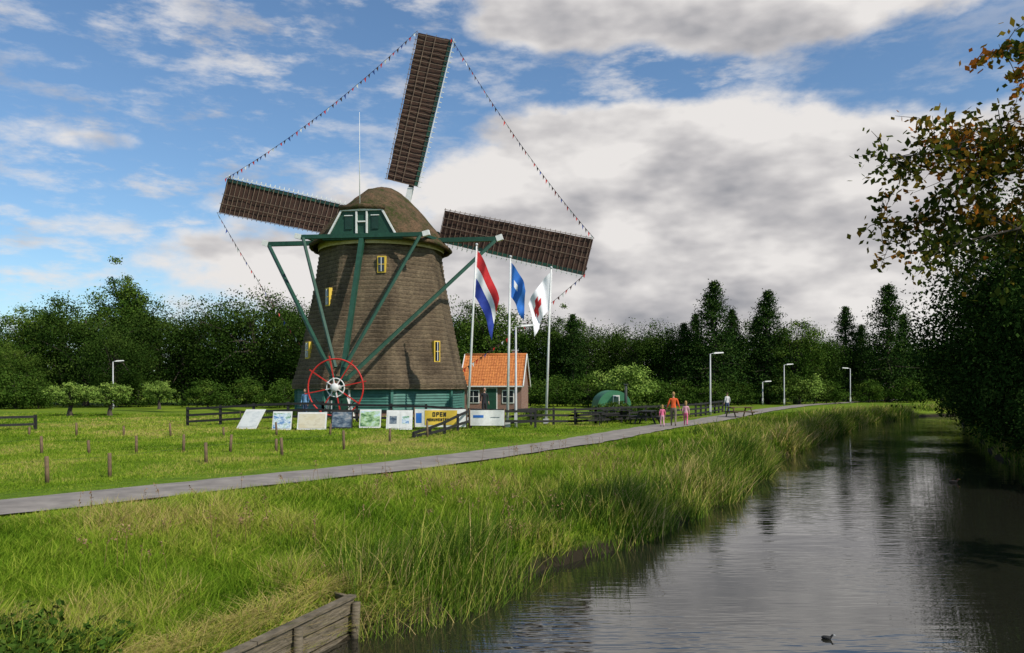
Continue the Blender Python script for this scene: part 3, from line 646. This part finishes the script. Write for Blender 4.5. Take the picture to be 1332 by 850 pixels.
# ------------------------------------------------------------------ fences
def railfence(pts,h=1.0,rails=3,step=1.6,mat=blackW,name='rail_fence',h2=None):
    mb=MB();q=resample(np.array(pts,float),step);n=len(q);P=[]
    for i,p in enumerate(q):
        z=float(height(p[0],p[1]));hh=h if h2 is None else h+(h2-h)*i/(n-1);P.append((p[0],p[1],z,hh));mb.box((p[0],p[1],z+hh/2-.05),(.12,.12,hh+.1),mat)
    for i in range(n-1):
        for r_ in range(rails):
            f=(r_+.75)/(rails-.15)
            a,b_=P[i],P[i+1];mb.beam((a[0],a[1]-.08,a[2]+a[3]*f*.93),(b_[0],b_[1]-.08,b_[2]+b_[3]*f*.93),.05,.12,mat)
    return mb.obj(name)
railfence([(wx(244,43.5),43.5),(wx(330,43),43),(wx(420,42.5),42.5)],1.05)
railfence([(wx(420,42.5),42.5),(wx(600,41.5),41.5),(wx(660,42),42),(wx(775,46),46)],1.0)
railfence([(-4.05,32.8),(-2.15,40.5)],.25,2,1.6,h2=1.05)
railfence([(-2.1,40.5),(1.2,40.9)],1.0,2,1.5)
railfence([(wx(775,46),46),(wx(840,49),49),(wx(905,56),56),(wx(940,66),66)],1.0,3,1.8)
railfence([(wx(-30,38),38),(wx(46,40),40)],.75,2,1.4,name='field_gate')
def stakes(pts,step,h,wire=True,name='stake_fence'):
    mb=MB();q=resample(np.array(pts,float),step);pr_=None
    for i,p in enumerate(q):
        z=float(height(p[0],p[1]));hh=h*rr.uniform(.8,1.2);lx=rr.uniform(-.05,.05)
        mb.tube([(p[0],p[1],z-.1),(p[0]+lx,p[1],z+hh)],[.05,.045],postW,7);c=(p[0]+lx,p[1],z+hh*.85)
        if pr_ and wire: mb.tube([pr_,c],.002,wireM,4)
        pr_=c
    return mb.obj(name)
stakes([(-11.6,16.4),(-10.5,18.0),(-9.9,19.6),(-8.6,22.4),(-5.8,27.5),(-3.5,33.0)],2.0,.62)
stakes([(-18.5,26),(-12.5,26.5),(-8.0,27)],1.5,.5)
stakes([(-23,34.5),(-15,35),(-8,35)],2.0,.5)
# ------------------------------------------------------------------ display boards & banners
def pic(name,c1,c2,c3,sc):
    m,nt,b,o=newmat(name);n=noise(nt,sc,4,.6,mscale=(1,1,1.6));r=ramp(nt,[(.38,c1),(.5,c2),(.62,c3)],n.outputs[0]);nt.links.new(r.outputs[0],b.inputs['Base Color']);b.inputs['Roughness'].default_value=.4;return m
pics=[pic('picture_blue',(.08,.2,.42),(.6,.68,.7),(.1,.25,.12),2.5),pic('picture_beige',(.55,.48,.33),(.6,.55,.42),(.45,.38,.25),1.5),pic('picture_dark',(.03,.05,.08),(.12,.16,.2),(.3,.3,.3),3),pic('picture_green',(.05,.14,.05),(.35,.5,.25),(.5,.6,.7),2.5),pic('picture_gray',(.5,.52,.52),(.62,.63,.62),(.42,.45,.47),1)]
frameM=M('board_frame',(.7,.7,.67),(.55,.55,.52),4,.5)
def board(px,wpx,pm,fm,h=1.0,slant=False,two=False,d=39.6,name='display_board'):
    w=wpx*k*d;x=wx(px,d);z=float(height(x,d));mb=MB();tl=-.28
    def pt(u,v,off=0): return (u*w/2+(.42*v*w if slant else 0),math.sin(-tl)*v*h+off,.02+v*h*math.cos(tl))
    def slab(u0,u1,v0,v1,off,m):
        q=[pt(u0,v0,off),pt(u1,v0,off),pt(u1,v1,off),pt(u0,v1,off)];mb.add(q+[(a,b_+.03,c) for a,b_,c in q],[(0,1,2,3),(7,6,5,4),(0,4,5,1),(1,5,6,2),(2,6,7,3),(3,7,4,0)],m)
    slab(-1,1,0,1,0,fm)
    if two: slab(-.9,-.06,.08,.92,-.015,pm);slab(.06,.9,.08,.92,-.015,pm);slab(-.75,-.2,.3,.7,-.02,pics[2]);slab(.2,.75,.3,.7,-.02,pics[0])
    else: slab(-.9,.9,.09,.91,-.015,pm)
    mb.beam((-.4*w,.62,0),(-.4*w,.3,h*.9),.04,.04,oldW);mb.beam((.4*w,.62,0),(.4*w,.3,h*.9),.04,.04,oldW)
    mb.obj(name,None,(x,d,z))
board(320,26,pics[4],frameM,slant=True);board(366,25,pics[0],frameM,.95);board(405,38,pics[1],frameM,.9);board(444,28,pics[2],blackW,.95);board(481,28,pics[3],frameM,.95);board(519,34,frameM,frameM,1.0,two=True)
def banner(px0,px1,d,z0,z1,mid=None,name='banner'):
    x0,x1=wx(px0,d),wx(px1,d);mb=MB();N=16;cx=(x0+x1)/2
    def strip(a,b_,za,zb,off,m):
        vs=[];fs=[]
        for i in range(N+1):
            x=a+(b_-a)*i/N;y=off+.04*math.sin(x*5)
            vs+= [(x-cx,y,za),(x-cx,y,zb)]
        for i in range(N): fs.append((2*i,2*i+2,2*i+3,2*i+1))
        mb.add(vs,fs,m,True)
    strip(x0,x1,z0,z1,0,whiteP)
    L=x1-x0
    if mid:
        strip(x0+L*.2,x0+L*.82,z0+.1,z1-.06,-.012,yellowP)
        strip(x0+L*.03,x0+L*.14,z0+.2,z1-.2,-.012,fb2)
        GL={'O':['111','101','101','101','111'],'P':['111','101','111','100','100'],'E':['111','100','111','100','111'],'N':['101','111','111','111','101'],'M':['101','111','111','101','101'],'U':['101','101','101','101','111'],'T':['111','010','010','010','010']}
        def text(s_,xs,zt,c):
            for i,ch in enumerate(s_):
                for r_,row in enumerate(GL[ch]):
                    for q,b1 in enumerate(row):
                        if b1=='1':
                            xx=xs-cx+(i*4+q)*c;y=.04*math.sin((xx+cx)*5)-.03;mb.box((xx,y,zt-r_*c),(c*.96,.008,c*.96),blackW)
        text('OPEN',x0+L*.36,z1-.17,.045);text('MONUMENTEN',x0+L*.25,z1-.47,.028)
    else:
        strip(x0+L*.1,x0+L*.4,z0+.4,z1-.25,-.012,fb2);strip(x0+L*.6,x0+L*.86,z0+.4,z1-.35,-.012,pics[2])
    for x in(x0,x1): mb.tube([(x-cx,.03,-.1),(x-cx,.03,z1+.08)],.03,postW,6)
    mb.obj(name,None,(cx,d,float(height(cx,d))))
banner(539,607,40,.15,1.05,True);banner(611,656,40.3,.2,.98)
def picnic(x,y,rz,mat=blackW):
    mb=MB()
    for i in range(5): mb.box((0,-.32+.16*i,.75),(1.8,.14,.04),mat)
    for s_ in(-1,1):
        for i in range(2): mb.box((0,s_*(.68+.15*i),.45),(1.8,.13,.04),mat)
        mb.box((s_*.65,0,.42),(.06,1.6,.09),mat);mb.box((s_*.65,0,.70),(.06,.75,.07),mat)
        mb.beam((s_*.69,-.3,.72),(s_*.69,-.62,0),.05,.09,mat);mb.beam((s_*.69,.3,.72),(s_*.69,.62,0),.05,.09,mat)
    mb.obj('picnic_table',None,(x,y,float(height(x,y))),rz)
picnic(wx(962,55),55,.3,postW);picnic(wx(802,47.5),47.5,.1);picnic(wx(765,44.5),44.5,-.2);picnic(wx(842,46),46,1.2)
# ------------------------------------------------------------------ brick house
he=empty('brick_house',(wx(645,68),68,0),rad(-8))
mb=MB();W,D,eh,rh=5.0,4.6,2.35,4.75
mb.add([(-W/2,-D/2,-.1),(W/2,-D/2,-.1),(W/2,D/2,-.1),(-W/2,D/2,-.1),(-W/2,-D/2,eh),(W/2,-D/2,eh),(W/2,D/2,eh),(-W/2,D/2,eh),(-W/2,0,rh-.05),(W/2,0,rh-.05)],[(0,1,5,4),(2,3,7,6),(1,2,6,9,5),(3,0,4,8,7)],brickM)
mb.obj('walls',he)
mb=MB()
for s_ in(-1,1):
    nr_=11
    for i in range(nr_):
        t0=i/nr_;t1=(i+1)/nr_+.012
        y0_=s_*(D/2+.25)*(1-t0);y1_=s_*(D/2+.25)*(1-t1);z0=eh-.2+(rh-eh+.25)*t0;z1=eh-.2+(rh-eh+.25)*t1
        N=50;vs=[];fs=[]
        for j in range(N+1):
            x=-W/2-.15+(W+.3)*j/N;dz=.03*(j%2)
            vs+=[(x,y0_,z0+.06+dz),(x,y1_,z1+.02+dz),(x,y0_,z0+.01)]
        for j in range(N): fs+=[(3*j,3*j+3,3*j+4,3*j+1),(3*j+2,3*j+5,3*j+3,3*j)]
        mb.add(vs,fs,tileM)
mb.tube([(-W/2-.17,0,rh+.1),(W/2+.17,0,rh+.1)],.11,tileM,8)
mb.obj('roof',he)
mb=MB()
for s_ in(-1,1):
    for e_ in(-1,1): mb.beam((e_*(W/2+.18),s_*(D/2+.28),eh-.22),(e_*(W/2+.18),0,rh+.08),.06,.24,whiteP)
    mb.beam((-W/2-.15,s_*(D/2+.3),eh-.2),(W/2+.15,s_*(D/2+.3),eh-.2),.1,.1,whiteP)
for x in(-1.5,1.4):
    mb.box((x,-D/2-.02,1.3),(1.0,.1,1.1),whiteP);mb.box((x,-D/2-.06,1.3),(.84,.06,.94),glassM);mb.box((x,-D/2-.09,1.3),(.04,.03,.94),whiteP);mb.box((x,-D/2-.092,1.3),(.84,.03,.04),whiteP)
mb.box((0,-D/2-.02,1.0),(1.0,.1,2.1),whiteP);mb.box((0,-D/2-.06,1.0),(.84,.06,1.95),greenP)
mb.box((-W/2-.02,0,3.2),(.1,.6,.7),whiteP);mb.box((-W/2-.06,0,3.2),(.06,.46,.56),glassM)
mb.obj('joinery',he)
mb=MB();mb.box((1.6,.4,rh+.1),(.45,.45,.7),brickM);mb.box((1.6,.4,rh+.48),(.55,.55,.07),steelW);mb.obj('chimney',he)
# green arched shelter
mb=MB();N=14;vs=[];fs=[]
gS=M('shelter_green',(.05,.20,.10),(.03,.14,.07),3,.6)
for i in range(N+1):
    a=math.pi*i/N
    for y_ in(-1.2,1.2): vs.append((1.25*math.cos(a),y_,.7+1.15*math.sin(a)))
for i in range(N): fs.append((2*i,2*i+1,2*i+3,2*i+2))
mb.add(vs,fs,gS,True);mb.add([vs[2*i] for i in range(N+1)],[tuple(range(N+1))],gS);mb.add([vs[2*i+1] for i in range(N+1)],[tuple(range(N+1))],gS)
mb.box((0,0,.35),(2.5,2.4,.7),gS);mb.box((.1,-1.24,.85),(.5,.04,1.3),whiteP);mb.box((.1,-1.26,.85),(.36,.04,1.1),greenD)
mb.obj('green_arched_shelter',None,(wx(795,60),60,.0),.1)
mb=MB();mb.tube([(0,0,0),(0,0,2.3)],[.12,.1],tarM,8);mb.box((0,0,2.3),(.3,.3,.08),tarM);mb.obj('wooden_post',None,(wx(814,58),58,0))
hd=tree_mesh('hedge_m',55,1.2,1.0,36,90,.09,leafB,.0,trunk=.04)
for px,d,sc in((790,49.5,1),(806,50,1.1),(822,50.5,1),(838,51,1.05),(854,52,1),(700,47,.8)): place(hd,'low_hedge',wx(px,d),d,sc,sx=1.1)
# ------------------------------------------------------------------ timber bulkhead
mb=MB();A_=np.array((-2.0,9.9));B_=np.array((-3.75,5.2));dv=(B_-A_);L_=np.linalg.norm(dv);dv/=L_;nn=np.array((-dv[1],dv[0]))
if nn[0]<0: nn=-nn
def wp(t,off,z): return (A_[0]+dv[0]*t+nn[0]*off,A_[1]+dv[1]*t+nn[1]*off,z)
for i,(z,hh) in enumerate([(-.52,.20),(-.74,.21),(-.97,.22)]):
    t=0
    while t<L_:
        e_=min(L_,t+rr.uniform(1.6,2.4));mb.beam(wp(t+.01,rr.uniform(-.02,.02),z+rr.uniform(-.02,.02)),wp(e_,rr.uniform(-.02,.02),z+rr.uniform(-.02,.02)),.06,hh-.015,oldW);t=e_
t=.0
while t<L_:
    e_=min(L_,t+1.9);mb.beam(wp(t,.02,-.415+rr.uniform(-.01,.01)),wp(e_-.01,.02+rr.uniform(-.02,.02),-.415+rr.uniform(-.01,.01)),.11,.035,oldW);t=e_
t=.08
while t<L_: mb.tube([wp(t,.09,-1.2),wp(t+rr.uniform(-.02,.02),.09+rr.uniform(0,.03),-.43+rr.uniform(-.04,.02))],[.055,.05],oldW,9);t+=1.15
mb.beam((-2.0,9.93,-.64),(-2.5,10.35,-.64),.06,.42,oldW)
mb.obj('timber_bulkhead')
# ------------------------------------------------------------------ skinned figures
def skin(j,edges,root=0,sub=2):
    me=bpy.data.meshes.new('tmp');me.from_pydata([p[:3] for p in j],edges,[]);ob=bpy.data.objects.new('tmp',me);COL.objects.link(ob)
    md=ob.modifiers.new('s','SKIN');sd=ob.modifiers.new('u','SUBSURF');sd.levels=sub
    md.use_smooth_shade=True
    for i,p in enumerate(j):
        v=me.skin_vertices[0].data[i];r_=p[3];v.radius=(r_,r_ if len(p)<5 else p[4]);v.use_root=(i==root)
    dg=bpy.context.evaluated_depsgraph_get();ev=ob.evaluated_get(dg);m2=ev.to_mesh();vs=[tuple(v.co) for v in m2.vertices];fs=[tuple(f.vertices) for f in m2.polygons];ev.to_mesh_clear()
    bpy.data.objects.remove(ob);return vs,fs
skinM=M('skin',(.50,.29,.20),(.42,.23,.16),8,.55)
def cloth(n,c): return M('cloth_'+n,c,tuple(a*.75 for a in c),7,.85,.2)
def person(name,x,y,rz,H,top,leg,hair,shoe,stride=.18,larm=None,rarm=None,longhair=False,z=None,child=False):
    # front is -Y
    j=[(0,0,.93,.135,.10),(0,0,1.10,.120,.09),(0,.0,1.30,.145,.10),(0,.01,1.46,.055),(0,-.01,1.55,.05),
       (.175,0,1.40,.062),(.23,.02,1.13,.045),(.24,-.07,.90,.030),(-.175,0,1.40,.062),(-.23,.02,1.13,.045),(-.24,-.07,.90,.030),
       (.09,0,.88,.092),(.10,-stride*.75-.02,.49,.064),(.10,-stride*.8+.04,.09,.042),(.10,-stride*.8-.13,.035,.036),
       (-.09,0,.88,.092),(-.10,stride*.25-.03,.49,.064),(-.10,stride+.04,.10,.042),(-.10,stride-.12,.035,.036)]
    if larm: j[6]=(*larm[0],.045);j[7]=(*larm[1],.030)
    if rarm: j[9]=(*rarm[0],.045);j[10]=(*rarm[1],.030)
    E=[(0,1),(1,2),(2,3),(3,4),(2,5),(5,6),(6,7),(2,8),(8,9),(9,10),(0,11),(11,12),(12,13),(13,14),(0,15),(15,16),(16,17),(17,18)]
    vs,fs=skin(j,E)
    mb=MB()
    J=[Vector(p[:3]) for p in j]
    def near(c):
        best=None
        for (a,b_) in E:
            A1,B1=J[a],J[b_];d=B1-A1;t=max(0,min(1,(c-A1).dot(d)/d.length_squared));D=(c-A1-d*t).length
            if best is None or D<best[0]: best=(D,(a,b_),t)
        return best
    groups={}
    for f in fs:
        c=sum((Vector(vs[i]) for i in f),Vector())/len(f);D,e,t=near(c)
        if e in((3,4),): m=skinM
        elif e in((6,7),(9,10)): m=top if t<.75 else skinM
        elif e in((13,14),(17,18)): m=shoe
        elif e[0] in(0,11,12,15,16) and e!=(0,1): m=leg if c.z<.95 else top
        elif e==(0,1): m=top
        elif e==(2,3) and c.z>1.47: m=skinM
        else: m=top
        groups.setdefault(m.name,(m,[]))[1].append(f)
    b0=len(mb.v);mb.v+=vs
    for m,fl in groups.values():
        mi_=mb.mi(m)
        for f in fl: mb.f.append([b0+i for i in f]);mb.m.append(mi_);mb.sm.append(True)
    hs=1.25 if child else 1
    hc=Vector((0,-.015,1.645*(1 if not child else 1.015)));mb.ball(hc,(.072*hs,.092*hs,.115*hs),skinM,14,10)
    mb.ball(hc+Vector((0,.018,.022)),(.082*hs,.094*hs,.112*hs),hair,14,8,half=not longhair)
    if longhair:
        mb.ball(hc+Vector((0,.055*hs,-.07)),(.075*hs,.05*hs,.15*hs),hair,12,8)
    mb.ball(hc+Vector((0,-.092*hs,-.012)),(.012,.018,.022),skinM,6,5)
    for s_ in(-1,1):
        mb.ball(hc+Vector((s_*.028*hs,-.083*hs,.012)),(.010,.006,.007),whiteP,6,4);mb.ball(hc+Vector((s_*.028*hs,-.088*hs,.012)),(.005,.004,.005),blackW,6,4)
        mb.ball(hc+Vector((s_*.074*hs,0,-.005)),(.010,.018,.028),skinM,6,5)
    mb.ball(hc+Vector((0,-.084*hs,-.05)),(.022,.006,.006),redP,6,4)
    for wi,ei,s_ in((7,6,1),(10,9,-1)):
        w_=J[wi];d=(w_-J[ei]).normalized();side=Vector((0,-1,0)) if abs(d.y)<.8 else Vector((0,0,1));side=(side-d*side.dot(d)).normalized();nrm=d.cross(side)
        mb.tube([w_-d*.01,w_+d*.04,w_+d*.085],[.026,.036,.030],skinM,8)
        for q,(of,ln) in enumerate([(-.027,.06),(-.009,.075),(.009,.08),(.026,.07)]):
            b1=w_+d*.075-side*of;cu=nrm*(-s_)*.015
            mb.tube([b1,b1+d*ln*.5+cu*.4,b1+d*ln*.9+cu*1.4],[.0095,.009,.007],skinM,6)
        b1=w_+d*.025+side*.028;mb.tube([b1,b1+side*.025+d*.02,b1+side*.032+d*.05],[.011,.010,.008],skinM,6)
    sc=H/1.76
    o=mb.obj(name,None,(x,y,(float(height(x,y)) if z is None else z)),rz);o.scale=(sc,sc,sc);return o
orangeC=cloth('orange',(.80,.13,.03));khaki=cloth('khaki',(.22,.18,.13));pink=cloth('pink',(.80,.18,.32));pinkl=cloth('palepink',(.80,.42,.5));jeans=cloth('jeans',(.06,.09,.17));darkc=cloth('dark',(.02,.02,.025));whc=cloth('white',(.7,.7,.7));blond=cloth('blondhair',(.42,.27,.10));brownh=cloth('brownhair',(.07,.04,.02));shoeM=cloth('shoe',(.05,.045,.04))
PZ=.042
person('woman_in_orange',wx(876,42.6),42.6,rad(170),1.82,orangeC,khaki,blond,shoeM,.17,larm=((.26,.02,1.14),(.33,-.1,.92)),rarm=((-.25,.02,1.12),(-.32,-.08,.9)),longhair=False,z=PZ)
person('child_in_pink',wx(861.5,42),42,rad(185),1.12,pink,pinkl,blond,shoeM,.14,longhair=True,z=PZ,child=True)
person('girl_in_pink',wx(892,43),43,rad(165),1.30,pinkl,pink,blond,shoeM,.15,longhair=True,z=PZ,child=True)
person('man_in_dark_coat',wx(630,45.5),45.5,rad(20),1.75,darkc,darkc,brownh,shoeM,.03)
person('visitor_in_white',wx(946,62),62,rad(200),1.7,whc,jeans,brownh,shoeM,.12)
person('visitor_in_blue',wx(397,44.6),44.6,rad(-20),1.7,cloth('lightblue',(.2,.38,.6)),jeans,brownh,shoeM,.05)
def duck(name,x,y,rz,sc,body,headc,bill):
    vs,fs=skin([(0,.16,.05,.02),(0,.10,.035,.05),(0,0,.03,.075),(0,-.10,.04,.055),(0,-.15,.10,.028),(0,-.17,.15,.034),(0,-.20,.15,.02)],[(0,1),(1,2),(2,3),(3,4),(4,5),(5,6)],2)
    mb=MB();b_=[f for f in fs if sum(vs[i][2] for i in f)/len(f)<.1];h_=[f for f in fs if f not in b_]
    mb.add(vs,b_,body,True);mb.add(vs,h_,headc,True);mb.tube([(0,-.205,.148),(0,-.25,.14)],[.012,.006],bill,6)
    for s_ in(-1,1): mb.ball((s_*.03,-.185,.16),(.004,.005,.005),whiteP,5,4);mb.ball((s_*.055,.03,.055),(.025,.10,.035),body,8,6)
    o=mb.obj(name,None,(x,y,-.9),rz);o.scale=(sc,)*3
duck('coot',3.85,9.75,1.2,.4,blackW,blackW,whiteP);duck('duck',wx(1240,25.5),25.5,1.0,.8,M('feather_brown',(.12,.08,.05),(.07,.05,.03),20,.7),M('feather_chestnut',(.22,.07,.03),(.15,.05,.02),20,.7),yellowP)
# ------------------------------------------------------------------ world
w=bpy.data.worlds.new('World');scene.world=w;w.use_nodes=True;nt=w.node_tree;N=nt.nodes;Lk=nt.links
try: w.cycles.sampling_method='MANUAL';w.cycles.sample_map_resolution=512
except Exception: pass
bg=N['Background'];STR=.10;bg.inputs[1].default_value=STR
Sd=Vector((.62,-.50,.74)).normalized();el=math.asin(Sd.z);azs=math.atan2(Sd.x,Sd.y)
sky=N.new('ShaderNodeTexSky');sky.sky_type='NISHITA';sky.sun_disc=False;sky.sun_elevation=el;sky.sun_rotation=azs;sky.air_density=1.0;sky.dust_density=.6;sky.ozone_density=2.0
tc=N.new('ShaderNodeTexCoord');nrmz=N.new('ShaderNodeVectorMath');nrmz.operation='NORMALIZE';Lk.new(tc.outputs['Generated'],nrmz.inputs[0]);D=nrmz.outputs[0]
def math_(op,a,b=None,c=None,clamp=False):
    n=N.new('ShaderNodeMath');n.operation=op;n.use_clamp=clamp
    for i,v in enumerate((a,b,c)):
        if v is None: continue
        if isinstance(v,(int,float)): n.inputs[i].default_value=v
        else: Lk.new(v,n.inputs[i])
    return n.outputs[0]
def dirof(px,py): return Vector(((px-666)/1036,1,(502-py)/1036)).normalized()
def blob(px,py,rx,ry,w_,vec):
    c=dirof(px,py);s1=N.new('ShaderNodeVectorMath');s1.operation='SUBTRACT';Lk.new(vec,s1.inputs[0]);s1.inputs[1].default_value=c
    s2=N.new('ShaderNodeVectorMath');s2.operation='MULTIPLY';Lk.new(s1.outputs[0],s2.inputs[0]);s2.inputs[1].default_value=(1036/rx,3,1036/ry)
    s3=N.new('ShaderNodeVectorMath');s3.operation='DOT_PRODUCT';Lk.new(s2.outputs[0],s3.inputs[0]);Lk.new(s2.outputs[0],s3.inputs[1])
    e=math_('EXPONENT',math_('MULTIPLY',s3.outputs['Value'],-1.0));return math_('MULTIPLY',e,w_)
BL=[(880,265,330,125,.36),(1060,160,120,60,.22),(620,260,160,90,.20),(1010,390,400,90,.30),(1040,5,330,42,.34),(250,70,80,50,.16),(470,30,120,40,.08),(230,335,160,34,.24),(100,175,110,16,.16),(130,252,150,18,.18),(700,8,120,30,.10),(1290,170,90,120,.10),
    (40,330,150,90,-.16),(90,60,200,80,-.10),(760,100,200,26,-.20),(1180,85,170,36,-.26),(400,160,150,100,-.14),(380,400,300,50,.10),(60,120,160,50,-.10)]
def nz(vec,scl,sc,det,ro,off=(0,0,0)):
    mp=N.new('ShaderNodeMapping');mp.inputs['Scale'].default_value=scl;mp.inputs['Location'].default_value=off;Lk.new(vec,mp.inputs[0])
    n=N.new('ShaderNodeTexNoise');n.inputs['Scale'].default_value=sc;n.inputs['Detail'].default_value=det;n.inputs['Roughness'].default_value=ro;Lk.new(mp.outputs[0],n.inputs['Vector']);return n.outputs[0]
def density(vec):
    a=nz(vec,(1,1,2.0),4.2,7,.58,(3.1,1.7,.4))
    for b_ in BL: a=math_('ADD',a,blob(*b_,vec))
    return a
def offs(vec,o_):
    s1=N.new('ShaderNodeVectorMath');s1.operation='ADD';Lk.new(vec,s1.inputs[0]);s1.inputs[1].default_value=o_;return s1.outputs[0]
d0=density(D)
mr=N.new('ShaderNodeMapRange');mr.interpolation_type='SMOOTHSTEP';Lk.new(d0,mr.inputs[0]);mr.inputs[1].default_value=.54;mr.inputs[2].default_value=.70;alpha=mr.outputs[0]
wn=nz(D,(1,1,3.2),11,6,.62,(.3,2,5));wm=nz(D,(1,1,2),3,2,.5,(7,2,1))
wsp=N.new('ShaderNodeMapRange');wsp.interpolation_type='SMOOTHSTEP';Lk.new(wn,wsp.inputs[0]);wsp.inputs[1].default_value=.46;wsp.inputs[2].default_value=.70
wspm=math_('MULTIPLY',wsp.outputs[0],math_('MULTIPLY_ADD',wm,2.2,-.45,clamp=True))
alpha2=math_('MAXIMUM',alpha,math_('MULTIPLY',wspm,.8))
a1=nz(D,(1,1,2.2),4.8,4,.55,(3.1,1.7,.4));a2=nz(offs(D,(.025,0,.042)),(1,1,2.2),4.8,4,.55,(3.1,1.7,.4))
lit=math_('MULTIPLY_ADD',math_('SUBTRACT',a1,a2),2.6,.66)
thick=N.new('ShaderNodeMapRange');Lk.new(d0,thick.inputs[0]);thick.inputs[1].default_value=.6;thick.inputs[2].default_value=1.15;thick.inputs[3].default_value=.28;thick.inputs[4].default_value=-.22
lit=math_('ADD',lit,thick.outputs[0])
fine=nz(D,(1,1,2.6),10,6,.62,(1,4,2));lit=math_('ADD',lit,math_('MULTIPLY_ADD',fine,.62,-.31))
cr=N.new('ShaderNodeValToRGB');e=cr.color_ramp.elements;e[0].position=.1;e[0].color=(.34,.345,.375,1);e[1].position=.95;e[1].color=(.86,.83,.81,1);e2=e.new(.5);e2.color=(.56,.545,.555,1);Lk.new(lit,cr.inputs[0])
sc_=N.new('ShaderNodeVectorMath');sc_.operation='SCALE';Lk.new(cr.outputs[0],sc_.inputs[0]);sc_.inputs['Scale'].default_value=.95/STR
tint=N.new('ShaderNodeMixRGB');tint.blend_type='MULTIPLY';tint.inputs[0].default_value=1;Lk.new(sky.outputs[0],tint.inputs[1]);tint.inputs[2].default_value=(1.02,1.22,1.34,1)
mx=N.new('ShaderNodeMixRGB');Lk.new(alpha2,mx.inputs[0]);Lk.new(tint.outputs[0],mx.inputs[1]);Lk.new(sc_.outputs[0],mx.inputs[2])
Lk.new(mx.outputs[0],bg.inputs[0])
sun=bpy.data.lights.new('sun','SUN');sun.energy=4.3;sun.angle=rad(.6);sun.color=(1,.94,.85);so=bpy.data.objects.new('sun',sun);so.rotation_euler=Sd.to_track_quat('Z','Y').to_euler();link(so)
# ------------------------------------------------------------------ camera
cam=bpy.data.cameras.new('camera');cam.lens=28;cam.sensor_width=36;cam.shift_y=(502-425)/1332;cam.clip_start=.1;cam.clip_end=6000
co=bpy.data.objects.new('camera',cam);co.location=(0,0,2.2);co.rotation_euler=(rad(90),0,0);link(co);scene.camera=co
scene.view_settings.view_transform='Standard';scene.view_settings.look='None';scene.view_settings.exposure=0
